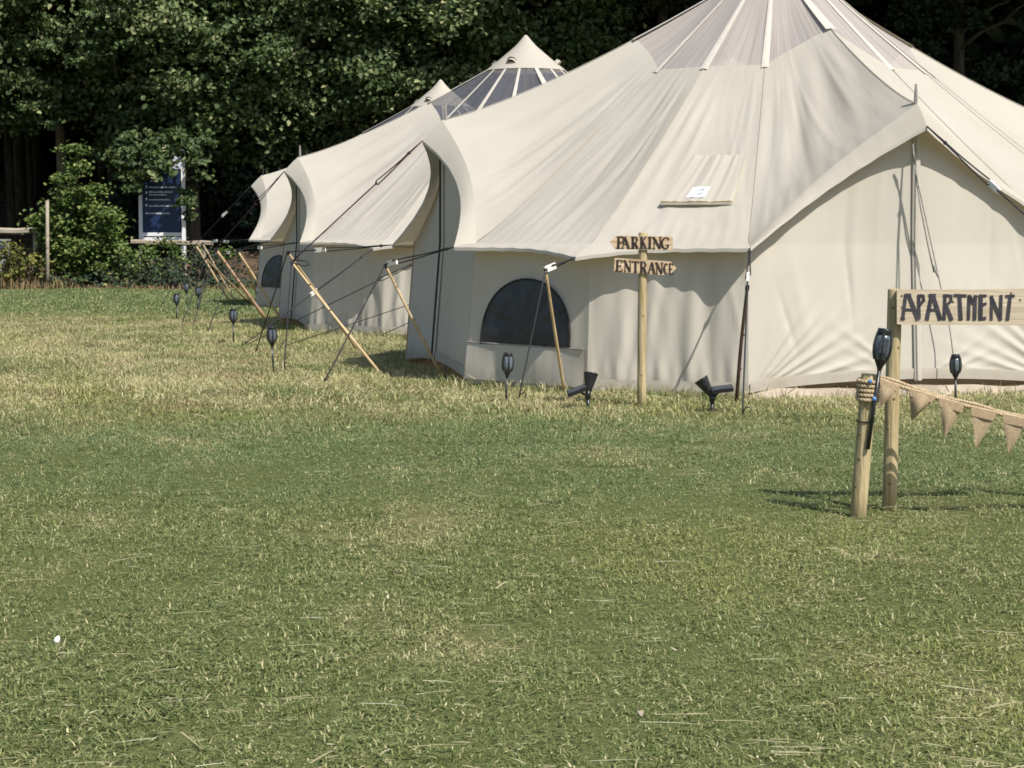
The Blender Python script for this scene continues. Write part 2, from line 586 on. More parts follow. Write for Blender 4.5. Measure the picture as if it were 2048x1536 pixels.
# ------------------------------------------------------------------ leaves
def leaf_mesh(name, centres, normals, sizes, tint, material, parent=None, long=1.25):
    n = len(centres)
    nrm = normals / (np.linalg.norm(normals, axis=1, keepdims=True) + 1e-9)
    rnd = rng.normal(size=(n, 3))
    ax = np.cross(nrm, rnd)
    ax /= np.linalg.norm(ax, axis=1, keepdims=True) + 1e-9
    ay = np.cross(nrm, ax)
    s = sizes[:, None]
    fold = rng.uniform(0.05, 0.35, size=(n, 1))
    v = np.empty((n, 6, 3))
    v[:, 0] = centres - ax * s * 0.5 * long
    v[:, 1] = centres - ax * s * 0.18 + ay * s * 0.42 + nrm * s * fold
    v[:, 2] = centres + ax * s * 0.22 + ay * s * 0.36 + nrm * s * fold * 0.7
    v[:, 3] = centres + ax * s * 0.5 * long - nrm * s * 0.18
    v[:, 4] = centres + ax * s * 0.22 - ay * s * 0.36 + nrm * s * fold * 0.7
    v[:, 5] = centres - ax * s * 0.18 - ay * s * 0.42 + nrm * s * fold
    base = np.arange(n)[:, None] * 6
    f = np.concatenate([base + np.array([0, 1, 2, 3]), base + np.array([0, 3, 4, 5])], 1).reshape(-1, 4)
    me = bpy.data.meshes.new(name)
    me.vertices.add(n * 6)
    me.vertices.foreach_set('co', v.astype(np.float32).ravel())
    me.loops.add(n * 8)
    me.loops.foreach_set('vertex_index', f.astype(np.int32).ravel())
    me.polygons.add(n * 2)
    me.polygons.foreach_set('loop_start', (np.arange(n * 2) * 4).astype(np.int32))
    me.polygons.foreach_set('loop_total', np.full(n * 2, 4, dtype=np.int32))
    me.materials.append(material)
    a = me.attributes.new('tint', 'FLOAT', 'FACE')
    a.data.foreach_set('value', np.repeat(tint, 2).astype(np.float32))
    me.update()
    me.validate()
    o = bpy.data.objects.new(name, me)
    COL.objects.link(o)
    if parent is not None:
        o.parent = parent
    return o


def cluster_leaves(cl, per, size, flat=0.55, lean=(0.15, -0.5, 0.6)):
    """cl: list of (centre, radius, brightness)"""
    C, N, S, T = [], [], [], []
    for c, r, br in cl:
        k = max(8, int(per * (r / 0.8) ** 2))
        d = rng.normal(size=(k, 3))
        d /= np.linalg.norm(d, axis=1, keepdims=True)
        rad = r * rng.uniform(0.25, 1.0, size=(k, 1)) ** 0.6
        rad *= np.where(rng.random((k, 1)) < 0.28, rng.uniform(1.0, 1.9, (k, 1)), 1.0)
        th, el = rng.uniform(0, 3.14), rng.uniform(1.0, 1.75)       # each spray is drawn out along its own branch
        ca, sa = math.cos(th), math.sin(th)
        p = d * rad * np.array([el, 0.8, flat * rng.uniform(0.6, 1.1)])
        p = np.stack([p[:, 0] * ca - p[:, 1] * sa, p[:, 0] * sa + p[:, 1] * ca, p[:, 2] - 0.28 * np.abs(p[:, 0])], -1)
        C.append(p + np.array(c))
        N.append(d * 0.35 + np.array(lean) + rng.normal(scale=0.6, size=(k, 3)))
        S.append(rng.uniform(0.7, 1.25, size=k) * size)
        T.append(np.clip(rng.normal(0.42 + br, 0.2, size=k), 0, 1))
    return np.concatenate(C), np.concatenate(N), np.concatenate(S), np.concatenate(T)


# ------------------------------------------------------------------ ground and wood floor
def build_ground():
    xs = np.concatenate([np.linspace(-160, -16, 10), np.linspace(-15, 15, 90), np.linspace(16, 160, 10)])
    ys = np.concatenate([np.linspace(-160, 2, 10), np.linspace(2.5, 43.5, 160), np.linspace(44.5, 200, 8)])
    X, Y = np.meshgrid(xs, ys)
    Z = 0.012 * np.sin(X * 1.7 + 0.6 * Y) * np.sin(Y * 1.1 + 1.0) + 0.008 * np.sin(X * 4.1 - Y * 2.3)
    Z = np.where((np.abs(X) < 15) & (Y > 2) & (Y < 43.6), Z, 0)
    P = np.stack([X, Y, Z - 0.012], -1)
    o = grid_object('lawn_ground', P, None, SOIL, None)
    tag(o, 'mown lawn, green in front and bleached to straw beside the tents', 'lawn', kind='structure')
    # wooded bank behind
    xs = np.linspace(-60, 60, 121)
    ys = np.concatenate([np.linspace(43.2, 60, 60), np.linspace(61, 140, 20)])
    X, Y = np.meshgrid(xs, ys)
    h = np.clip((Y - 44.0) / 13, 0, 1)
    Z = 2.9 * h ** 1.3 + 0.03 * (Y - 57).clip(0)
    Z += (0.10 * np.sin(X * 1.3 + Y) + 0.07 * np.sin(X * 3.1 - Y * 2.2) + 0.04 * rng.normal(size=X.shape)) * np.clip((Y - 43.5) / 2, 0, 1)
    Z += 0.004 - 0.03 * (Y < 43.4)
    o = grid_object('woodland_floor', np.stack([X, Y, Z], -1), None, LITTER, None)
    tag(o, 'dark brown leaf-littered bank under the trees', 'woodland floor', kind='structure')


build_ground()


def floor_z(x, y):
    h = min(max((y - 44.0) / 13, 0), 1)
    return 2.9 * h ** 1.3 + 0.03 * max(y - 57, 0)


# ------------------------------------------------------------------ tents
W, VD, ZE, ZT, MIDR = 1.32, 3.0, 1.12, 2.16, 3.30
SAG = 0.10      # the roof cloth pulls the door gables inwards between peak and corner
ZRING, RRING, ZTOP = 3.31, 0.5, 3.77
Q_FRAC = 0.31


def zg(a):
    return ZE + (ZT - ZE) * (1 - 0.92 * a - 0.08 * a ** 2.4)


def rot2(p, an):
    c, s = math.cos(an), math.sin(an)
    return np.array([p[0] * c - p[1] * s, p[0] * s + p[1] * c, p[2]])


def door_frame(k, u, v, z):
    """door k (0 front, 1 right, 2 back, 3 left): u along the wall, v outwards"""
    an = -math.pi / 2 + k * math.pi / 2
    n = (math.cos(an), math.sin(an))
    t = (-math.sin(an), math.cos(an))
    return np.array([n[0] * v + t[0] * u, n[1] * v + t[1] * u, z])


def corner(k, sgn, z=ZE, grow=0.0):
    return door_frame(k, sgn * (W + grow * 0.3), VD + grow, z)


def midcorner(k, z=ZE, grow=0.0):
    an = -math.pi / 2 + k * math.pi / 2 + math.pi / 4
    r = MIDR + grow
    return np.array([r * math.cos(an), r * math.sin(an), z])


def corner_out(k, sgn):
    return door_frame(k, sgn * (W + 0.06), VD + 0.19, ZE - 0.03)


def mid_out(k):
    return midcorner(k, ZE - 0.10, 0.24)


def gable_out(k, u):
    a = abs(u)
    o = 0.085 + 0.085 * (1 - a) ** 5 + 0.105 * a ** 3 - SAG * math.sin(math.pi * a)
    dr = 0.03 + 0.145 * (1 - a)
    return door_frame(k, u * (W + 0.06 * a ** 2), VD + o, zg(a) - dr)


def sector(k, kind, t):
    """inner and outer roof edge of sector kind at t in 0..1"""
    if kind == 0:
        u = -1 + t
        return door_frame(k, u * W, VD - SAG * math.sin(math.pi * abs(u)), zg(abs(u))), gable_out(k, u), 1.1 + 0.15 * (1 - abs(u))
    if kind == 1:
        u = t
        return door_frame(k, u * W, VD - SAG * math.sin(math.pi * abs(u)), zg(abs(u))), gable_out(k, u), 1.1 + 0.15 * (1 - abs(u))
    if kind == 2:
        a, b, oa, ob = corner(k, 1), midcorner(k), corner_out(k, 1), mid_out(k)
    else:
        a, b, oa, ob = midcorner(k), corner((k + 1) % 4, -1), mid_out(k), corner_out((k + 1) % 4, -1)
    I = a * (1 - t) + b * t
    off = (oa - a) * (1 - t) + (ob - b) * t
    sc = 1 - 0.42 * math.sin(math.pi * t)
    return I, I + off * sc, 1.1


def roof_point(I, q, s):
    h = np.hypot(I[0], I[1])
    p0 = np.array([I[0] / h * RRING, I[1] / h * RRING])
    xy = p0 * (1 - s) + I[:2] * s
    z = I[2] + (ZRING - I[2]) * (1 - s) ** q
    return np.array([xy[0], xy[1], z])


def wrinkles(T, S, lr, amp=1.0, n=16):
    D = np.zeros_like(T)
    for _ in range(n):
        t0 = lr.uniform(0.02, 0.98)
        sl = lr.uniform(-0.25, 0.25)
        w = lr.uniform(0.012, 0.05)
        a = lr.uniform(0.003, 0.013) * (1 if lr.random() < 0.6 else -1)
        c, ext = lr.uniform(0.2, 1.0), lr.uniform(0.12, 0.4)
        D += a * np.exp(-((T - t0 - sl * (S - c)) / w) ** 2) * np.exp(-((S - c) / ext) ** 2)
    return D * amp


def make_tent(name, label, cx, cy, rz, seed, window_on=(), detailed=True, flap=False):
    lr = np.random.default_rng(seed)
    root = bpy.data.objects.new(name, None)
    COL.objects.link(root)
    root.location = (cx, cy, 0)
    root.rotation_euler = (0, 0, rz)
    tag(root, label, 'tent', 'cream canvas tents in a row')
    NT = 48 if detailed else 18
    NS = 30 if detailed else 16
    ts = np.linspace(0, 1, NT)
    for k in range(4):
        for kind in range(4):
            E = [sector(k, kind, t) for t in ts]
            # canvas part
            ss = np.linspace(Q_FRAC, 1, NS)
            P = np.array([[roof_point(e[0], e[2], s) for e in E] for s in ss])
            T, S = np.meshgrid(ts, (ss - Q_FRAC) / (1 - Q_FRAC))
            nr = grid_normals(P)
            nr *= np.where(nr[..., 2:3] < 0, -1, 1)
            env = np.sin(np.pi * np.clip(T, 0, 1)) ** 0.4
            D = wrinkles(T, S, lr, 1.0, 22) * env
            if kind >= 2:     # taut fold lines fanning from the door corner
                tc = 0.0 if kind == 2 else 1.0
                for q in range(6):
                    sl = 0.10 + 0.13 * q + lr.uniform(-0.03, 0.03)
                    tt = abs(T - tc)
                    D += lr.uniform(0.005, 0.012) * np.exp(-((tt - sl * (1.02 - S) * 1.3) / 0.020) ** 2) * np.exp(-((S - 0.72) / 0.33) ** 2) * env
            else:             # drapes below the ridge
                D += 0.012 * np.sin(T * 23 + 3 * S + lr.uniform(0, 6)) * np.sin(np.pi * S) ** 1.5 * env
            D *= 0.8
            D -= 0.035 * np.sin(np.pi * T) * np.sin(np.pi * S)
            D *= np.clip((1 - S) * 6, 0, 1) * np.clip(S * 5 + 0.1, 0, 1)
            # short puckers along the gathered edge
            D += 0.003 * np.sin(T * 70 + lr.uniform(0, 6) + 4 * S) * np.exp(-((S - 0.93) / 0.07) ** 2) * env
            P = P + nr * D[..., None]
            L = np.linspace(0, 2.4, P.shape[0])
            UV = np.stack(np.broadcast_arrays(ts[None, :] * 1.3 + kind * 1.7 + k * 5.1 + seed * 3.3, L[:, None]), -1)
            ro = grid_object('roof_panel', P, UV, CANVAS, root)
            inner = P[-1]
            outer = np.array([e[1] for e in E])
            rows = []
            for q in (0.0, 0.33, 0.67, 1.0):
                b = inner * (1 - q) + outer * q
                b[:, 2] += 0.008 * math.sin(math.pi * q) + 0.0025 * q * np.sin(ts * 41 + seed + kind) * env[0]
                rows.append(b[None])
            V = np.concatenate(rows, 0)
            UVv = np.stack(np.broadcast_arrays(ts[None, :] * 1.3 + kind * 1.1 + k * 3.1, np.linspace(0, 0.2, 4)[:, None]), -1)
            grid_object('valance', V, UVv, CANVAS, ro)
            hm = np.concatenate([V[-1:], V[-1:] + np.array([0, 0, -0.026])], 0)
            grid_object('edge_binding', hm, None, SEAM, ro)
            # skylight mesh part
            ss2 = np.linspace(0, Q_FRAC, 9)
            P2 = np.array([[roof_point(e[0], e[2], s) for e in E[::2]] for s in ss2])
            T2, S2 = np.meshgrid(ts[::2], ss2 / Q_FRAC)
            P2[..., 2] -= 0.02 * np.sin(np.pi * T2) * np.sin(np.pi * S2) * (0.6 + 0.8 * lr.random())
            UV2 = np.stack([T2 + kind * 1.9 + k * 7.7 + seed, S2], -1)
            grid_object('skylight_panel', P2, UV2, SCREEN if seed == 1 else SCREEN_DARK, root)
            # seam tapes over the skylight
            for tt, wd in (((0.0, 0.020),) if kind in (0, 2) else ((0.0, 0.022),) if kind == 3 else ((0.0, 0.030),)):
                mb = MB()
                pts = []
                I, _, q = sector(k, kind, tt)
                an = math.atan2(I[1], I[0])
                side = np.array([-math.sin(an), math.cos(an), 0])
                for s in np.linspace(-0.02, Q_FRAC + 0.015, 9):
                    p = roof_point(I, q, max(s, 0.0))
                    g = wd * (0.75 + 0.8 * max(s, 0) / Q_FRAC)
                    pts.append((p - side * g + (0, 0, 0.008), p + (0, 0, 0.016), p + side * g + (0, 0, 0.008)))
                vs = [x for r in pts for x in r]
                fs = []
                for i in range(len(pts) - 1):
                    for j in range(2):
                        fs.append((i * 3 + j, i * 3 + j + 1, i * 3 + j + 4, i * 3 + j + 3))
                mb.add(vs, fs)
                mb.build('seam_tape', SEAM, root, smooth=True)
            # canvas seams running down the roof
            if detailed:
                mb = MB()
                I, O, q = sector(k, kind, 0.0)
                pl = [Vector(roof_point(I, q, s)) + Vector((0, 0, 0.006)) for s in np.linspace(Q_FRAC, 0.995, 14)]
                mb.tube(pl, 0.003, 5)
                mb.build('seam', CANVAS, root, smooth=True)
    # cap with vents
    cap = MB()
    prof = [(0.012, ZTOP), (0.04, ZTOP - 0.03), (0.085, ZTOP - 0.085), (0.14, ZTOP - 0.145), (0.34, ZRING + 0.145), (RRING + 0.03, ZRING - 0.006)]
    cap.lathe(prof, 32)
    cap.f = cap.f[:-2] + [cap.f[-2]]
    cp = cap.build('cap', CANVAS, root, smooth=True)
    for q in range(4):
        an = math.radians((-116, -14, 64, 158)[q]) - rz
        n = Vector((math.cos(an), math.sin(an), 0))
        t = Vector((-math.sin(an), math.cos(an), 0))
        base = n * 0.385 + Vector((0, 0, ZRING + 0.085))
        hood, hole = MB(), MB()
        arc = [base + t * (0.07 * math.cos(b)) + (n * 0.55 + Vector((0, 0, 0.83))) * (0.07 * math.sin(b)) for b in np.linspace(0, math.pi, 9)]
        out = [p + n * 0.045 + Vector((0, 0, -0.03)) for p in arc]
        hood.add(arc + out, [(i, i + 1, 10 + i, 9 + i) for i in range(8)])
        hood.build('vent_hood', CANVAS, cp, smooth=True)
        hole.add([p + n * 0.022 + Vector((0, 0, 0.005)) for p in arc], [tuple(range(9))])
        hole.build('vent_opening', DARKTRIM, cp)
    # poles
    pm = MB().tube([(0, 0, 0), (0, 0, ZTOP - 0.03)], 0.022, 8)
    pm.build('centre_pole', POST, root, smooth=True)
    for k in range(4):
        p = Vector(door_frame(k, 0, VD - 0.03, 0))
        pm = MB().tube([p, p + Vector((0, 0, ZT + 0.06)), p + Vector((0, 0, ZT + 0.15))], [0.014, 0.014, 0.008], 6)
        pm.build('door_pole', DARKTRIM if not detailed else MATS['grey rope'], root)

    # walls between the doors
    def wall_pt(a, b, ba, bb, t, h):
        return (a * (1 - t) + b * t) * h + (ba * (1 - t) + bb * t) * (1 - h)

    NW, NH = (56, 22) if detailed else (24, 12)
    for k in range(4):
        for half in range(2):
            if half == 0:
                a, b, ba, bb = corner(k, 1), midcorner(k), corner(k, 1, 0.02, 0.08), midcorner(k, 0.02, 0.06)
            else:
                a, b = midcorner(k), corner((k + 1) % 4, -1)
                ba, bb = midcorner(k, 0.02, 0.06), corner((k + 1) % 4, -1, 0.02, 0.08)
            t1, h1 = np.linspace(0, 1, NW), np.linspace(0, 1, NH)
            P = np.array([[wall_pt(a, b, ba, bb, t, h) for t in t1] for h in h1])
            T, Hh = np.meshgrid(t1, h1)
            nn = np.cross(b - a, np.array([0, 0, 1.0]))
            nn = nn / np.linalg.norm(nn)
            env = np.sin(np.pi * T) ** 0.35
            D = 0.013 * np.sin(T * 26 + lr.uniform(0, 6) + 2.0 * Hh) * (0.35 + 0.65 * (1 - Hh))
            D += 0.010 * np.sin(T * 43 + lr.uniform(0, 6) - 3 * Hh) * (0.3 + 0.7 * Hh)
            D += 0.010 * np.sin(T * 71 + lr.uniform(0, 6)) * np.exp(-((Hh - 0.10) / 0.10) ** 2)
            D += wrinkles(T, Hh, lr, 1.5, 14)
            D = D * env * np.clip((1 - Hh) * 8, 0, 1) * np.clip(Hh * 9, 0.12, 1) + 0.0
            if (k, half) in window_on:
                D *= 0.45
            P = P + nn * D[..., None]
            UV = np.stack([T * 1.4 + k * 3.3 + half * 1.6 + seed * 2.2, Hh * 1.0], -1)
            wp = grid_object('wall_panel', P, UV, WALLCLOTH, root)
            # hem along the foot of the wall
            hemP = np.array([[wall_pt(a, b, ba, bb, t, h) + nn * (0.012 + 0.004 * math.sin(t * 19)) for t in t1[::2]] for h in (0.0, 0.075)])
            hemP[0, :, 2] -= 0.012
            grid_object('hem', hemP, np.stack(np.meshgrid(t1[::2] * 1.4, np.array([0, 0.08])), -1), WALLCLOTH, wp)
            if (k, half) in window_on:
                win, bind = MB(), MB()
                arc = []
                ring = []
                for b_ in np.linspace(0, math.pi, 25):
                    arc.append((0.49 - 0.375 * math.cos(b_), 0.285 + 0.465 * math.sin(b_) ** 0.8))
                def wpt(t, h, o):
                    return Vector(wall_pt(a, b, ba, bb, t, h) + nn * o)
                cen = wpt(0.49, 0.42, 0.022)
                vs = [cen]
                mid = [wpt(0.49 + (t - 0.49) * 0.6, 0.40 + (h - 0.40) * 0.6, 0.026 + 0.008 * math.sin(i * 1.7)) for i, (t, h) in enumerate(arc)]
                edge = [wpt(t, h, 0.019) for t, h in arc]
                n_ = len(arc)
                vs += mid + edge
                fs = [(0, 1 + i, 2 + i) for i in range(n_ - 1)] + [(0, n_, 1)]
                fs += [(1 + i, 1 + n_ + i, 2 + n_ + i, 2 + i) for i in range(n_ - 1)] + [(n_, 2 * n_, 1 + n_, 1)]
                win.add(vs, fs)
                wo = win.build('window', WINDOWM, root, smooth=True)
                bind.tube(edge + [edge[0]], 0.008, 5)
                bind.build('window_binding', DARKTRIM, wo)
                fl = []
                for h in np.linspace(0.025, 0.285, 7):
                    fl.append([wall_pt(a, b, ba, bb, t, h - 0.012 * t) + nn * (0.024 + 0.005 * math.sin(t * 9 + h * 14)) for t in np.linspace(0.0, 0.985, 24)])
                fl = np.array(fl)
                flo = grid_object('window_flap', fl, np.stack(np.meshgrid(np.linspace(0, 1.4, 24), np.linspace(0, 0.3, 7)), -1), WALLCLOTH, root)
                MB().tube([Vector(p) + Vector((0, 0, 0.004)) for p in fl[-1]], 0.006, 5).build('flap_edge', MATS['grey rope'], flo)
    # doors: two leaves with a zip between them
    for k in range(4):
        n = door_frame(k, 0, 1, 0)
        for sgn in (-1, 1):
            nd = (110 if seed == 1 and k == 0 else 44) if detailed else 16
            u1 = np.linspace(0, 1, nd)
            h1 = np.linspace(0, 1, nd) ** (1.25 if nd > 50 else 1.0)
            P = np.zeros((len(h1), len(u1), 3))
            for j, u in enumerate(u1):
                zt = zg(u) - 0.012
                zb = 0.03 + 0.085 * (1 - u ** 2) ** 0.8
                for i, h in enumerate(h1):
                    z = zb + (zt - zb) * h
                    vv = VD - 0.012 + 0.085 * (1 - min(z / ZE, 1.0)) - SAG * math.sin(math.pi * u) * h ** 1.6
                    P[i, j] = door_frame(k, sgn * u * (W + 0.02 * (1 - min(z / ZE, 1))), vv, z)
            U, Hh = np.meshgrid(u1, h1)
            Z = P[..., 2]
            D = np.zeros_like(U)
            # folds fanning up from the pegged bottom corner
            dx, dz = (1 - U) * W + 0.02, Z + 0.02
            an, rr = np.arctan2(dz, dx), np.hypot(dx, dz)
            for q in range(9):
                a0 = 0.10 + 0.10 * q ** 1.12 + lr.uniform(-0.03, 0.03)
                D += lr.uniform(0.011, 0.024) * np.exp(-((an - a0) / (0.022 + 0.005 * q)) ** 2) * np.exp(-((rr - 0.5) / (0.5 - 0.02 * q)) ** 2) * np.clip(rr * 4, 0, 1)
            # and from the foot of the zip
            an2, rr2 = np.arctan2(Z - 0.05, U * W + 0.02), np.hypot(U * W, Z - 0.05)
            for q in range(4):
                a0 = 0.12 + 0.16 * q + lr.uniform(-0.03, 0.03)
                D += lr.uniform(0.005, 0.011) * np.exp(-((an2 - a0) / 0.045) ** 2) * np.exp(-((rr2 - 0.4) / 0.3) ** 2)
            D += wrinkles(U, Hh, lr, 0.8, 8)
            D += 0.010 * np.sin(U * 5 + Z * 2 + lr.uniform(0, 6)) * np.sin(np.pi * Hh)
            D *= np.clip((1 - U) * 10, 0, 1) * np.clip(U * 9, 0, 1) * np.clip((1 - Hh) * 8, 0, 1) * np.clip((Z - 0.10) * 14, 0.05, 1)
            P = P + n * D[..., None]
            UV = np.stack([U * 0.7 + k * 2.7 + sgn + seed, Z * 0.4], -1)
            do = grid_object('door', P, UV, WALLCLOTH, root)
            hm = np.array([[P[0, j] + n * 0.010 + np.array([0, 0, dz_]) for j in range(0, len(u1), 2)] for dz_ in (-0.004, 0.075)])
            grid_object('hem', hm, np.stack(np.meshgrid(u1[::2], np.array([0, 0.08])), -1), CANVAS, do)
        zp = MB()
        p0, p1, p2 = (Vector(door_frame(k, 0, VD + o, z)) for o, z in ((0.085, 0.10), (0.004, ZE), (0.0, ZT - 0.06)))
        t = Vector(door_frame(k, 1, 0, 0))
        vs = []
        for p in (p0, p1, p2):
            vs += [p - t * 0.03, p - t * 0.022 + Vector(n) * 0.006, p + t * 0.022 + Vector(n) * 0.006, p + t * 0.03]
        zp.add(vs, [(r * 4 + c, r * 4 + c + 1, r * 4 + c + 5, r * 4 + c + 4) for r in range(2) for c in range(3)])
        zo = zp.build('zip_flap', WALLCLOTH, root)
        MB().tube([p0 + Vector(n) * 0.014 - t * 0.012, p1 + Vector(n) * 0.014 - t * 0.012, p2 + Vector(n) * 0.014 - t * 0.012], 0.0035 if k == 0 else 0.008, 4).build('zip', MATS['grey rope'] if k == 0 else ROPE_BLACK, zo)
    # groundsheet with an upturned rucked edge
    ring_pts = []
    for k in range(4):
        for a, b in ((corner(k, -1, 0, 0.10), corner(k, 1, 0, 0.10)), (corner(k, 1, 0, 0.10), midcorner(k, 0, 0.085)), (midcorner(k, 0, 0.085), corner((k + 1) % 4, -1, 0, 0.10))):
            door = abs(np.linalg.norm(a - b) - 2 * W) < 0.15 and k == 0
            for t in np.linspace(0, 1, 24, endpoint=False):
                p = a * (1 - t) + b * t
                out = (0.02 + 0.035 * math.sin(math.pi * t)) if door else -0.06
                h = (0.062 + 0.010 * math.sin(t * 13 + seed) + 0.006 * math.sin(t * 31)) * min(1, 8 * t + 0.2, 8 * (1 - t) + 0.2) if door else 0.012
                d = p[:2] / np.linalg.norm(p[:2])
                ring_pts.append((p[0] + d[0] * out, p[1] + d[1] * out, max(0.012, h), d))
    vs, fs = [], []
    m_ = len(ring_pts)
    for x, y, h, d in ring_pts:
        vs += [(x + d[0] * 0.05, y + d[1] * 0.05, -0.02), (x, y, h * 0.93), (x - d[0] * 0.03, y - d[1] * 0.03, h), (x - d[0] * 0.14, y - d[1] * 0.14, 0.012)]
    for i in range(m_):
        j = (i + 1) % m_
        for c in range(3):
            fs.append((i * 4 + c, j * 4 + c, j * 4 + c + 1, i * 4 + c + 1))
    fs.append(tuple(i * 4 + 3 for i in range(m_)))
    MB().add(vs, fs).build('groundsheet', SHEET, root, smooth=True)

    if flap:
        # vent flap with a sewn-on label on the roof panel beside the door
        def rp(t, s, o):
            I, _, q = sector(3, 3, t)
            p = roof_point(I, q, s)
            p2 = roof_point(I, q, s + 0.01)
            e = 0.01
            I2, _, q2 = sector(3, 3, min(t + e, 1))
            p3 = roof_point(I2, q2, s)
            nn = np.cross(p3 - p, p2 - p)
            nn = nn / np.linalg.norm(nn)
            if nn[2] < 0:
                nn = -nn
            return p + nn * o
        rows = []
        sv = np.linspace(0.655, 0.835, 14)
        for i, s in enumerate(sv):
            f_ = i / 13
            lo, hi = 0.41 - 0.10 * f_, 0.90 - 0.05 * f_
            rows.append([rp(lo + (hi - lo) * t, s, 0.010 + 0.014 * f_ ** 1.4 * (1 if 0 < j < 27 else 0.55) + (0.0045 * math.sin(t * 33 + 0.8 * f_) + 0.006 * math.sin(t * 14 + 1.0) + 0.004 * math.sin(t * 57 + 2 * f_)) * (1 - 0.5 * f_)) for j, t in enumerate(np.linspace(0, 1, 28))])
        fp = np.array(rows)
        fo = grid_object('vent_flap', fp, np.stack(np.meshgrid(np.linspace(0, 1, 28), np.linspace(0, 0.5, 14)), -1), CANVAS, root)
        MB().tube([Vector(p) for p in fp[-1]], 0.0035, 5).build('flap_hem', BAMBOO, fo)
        under = np.array([fp[-1], [rp(0.31 + 0.54 * t, 0.84, 0.004) for t in np.linspace(0, 1, 28)]])
        grid_object('vent_screen', under, None, CANVAS, fo)
        lab = np.array([[fp[i, j] * (1 - 0.0) + np.array([0, 0, 0]) + 0.006 * np.array([-0.4, -0.7, 0.5]) for j in range(9, 17)] for i in (9, 10, 11, 12)])
        lo_ = grid_object('sewn_label', lab, None, LABELW, fo)
        c0, c1, c2, c3 = lab[0, 1], lab[0, -2], lab[-1, -2], lab[-1, 1]
        pr = MB()
        def bil(u, v):
            p = c0 * (1 - u) * (1 - v) + c1 * u * (1 - v) + c2 * u * v + c3 * (1 - u) * v
            return Vector(p + 0.006 * np.array([-0.4, -0.7, 0.5]))
        for u0, v0, u1_, v1_ in ((0.1, 0.75, 0.55, 0.5), (0.3, 0.45, 0.9, 0.25), (0.45, 0.8, 0.95, 0.62), (0.8, 0.25, 0.95, 0.6)):
            pr.add([bil(u0, v0), bil(u1_, v1_), bil(u1_, v1_ - 0.18), bil(u0, v0 - 0.12)], [(0, 1, 2, 3)])
        pr.build('label_print', LABELG, fo)
    return root


R1, R2, R3 = math.radians(13.5), math.radians(14.5), math.radians(6)
T1 = make_tent('bell_tent', 'large cream canvas tent nearest the camera, half-round dark window, whole front door in view', 2.32, 18.3, R1, 1, window_on=((3, 0),), flap=True)
T2 = make_tent('bell_tent', 'middle one of the three cream tents, its grey skylight above the nearest roof', 0.18, 26.95, R2, 2)
T3 = make_tent('bell_tent', 'farthest cream tent, only its tip and left edge show behind the others', -1.2, 34.7, R3, 3, window_on=((3, 0),), detailed=False)


def tw(center, rz, p):
    q = rot2(p, rz)
    return Vector((q[0] + center[0], q[1] + center[1], q[2]))


C1, C2, C3 = (2.32, 18.3), (0.18, 26.95), (-1.2, 34.7)


# ------------------------------------------------------------------ guy poles and ropes
def guy_pole(base, top, label, material=BAMBOO, r=0.0125):
    base, top = Vector(base), Vector(top)
    root = thing('guy_pole', base, label, 'pole', 'wooden guy poles beside the tents')
    pts, rad = [], []
    L = (top - base).length
    n = 9
    side = Vector((random.uniform(-1, 1), random.uniform(-1, 1), 0)) * 0.004
    for i in range(n + 1):
        f_ = i / n
        pts.append(base + (top - base) * f_ + side * math.sin(math.pi * f_) * 2 - (top - base).normalized() * (0.04 if i == 0 else 0))
        rad.append(r * (1.1 - 0.25 * f_))
    MB().tube(pts, rad, 8).build('shaft', material, root, smooth=True)
    for f_ in (0.3, 0.55, 0.8):
        p = base + (top - base) * (f_ + random.uniform(-0.05, 0.05))
        d = (top - base).normalized()
        MB().tube([p - d * 0.006, p, p + d * 0.006], [r * 1.0, r * 1.22, r * 1.0], 8).build('node_ring', DARKPOLE, root)
    MB().tube([top - (top - base).normalized() * 0.03, top + (top - base).normalized() * 0.004], r * 1.15, 8).build('lashing', ROPE_BLACK, root)
    return root


def slack(a, b, sag, n=8):
    a, b = Vector(a), Vector(b)
    return [a + (b - a) * (i / n) - Vector((0, 0, sag * 4 * (i / n) * (1 - i / n))) for i in range(n + 1)]


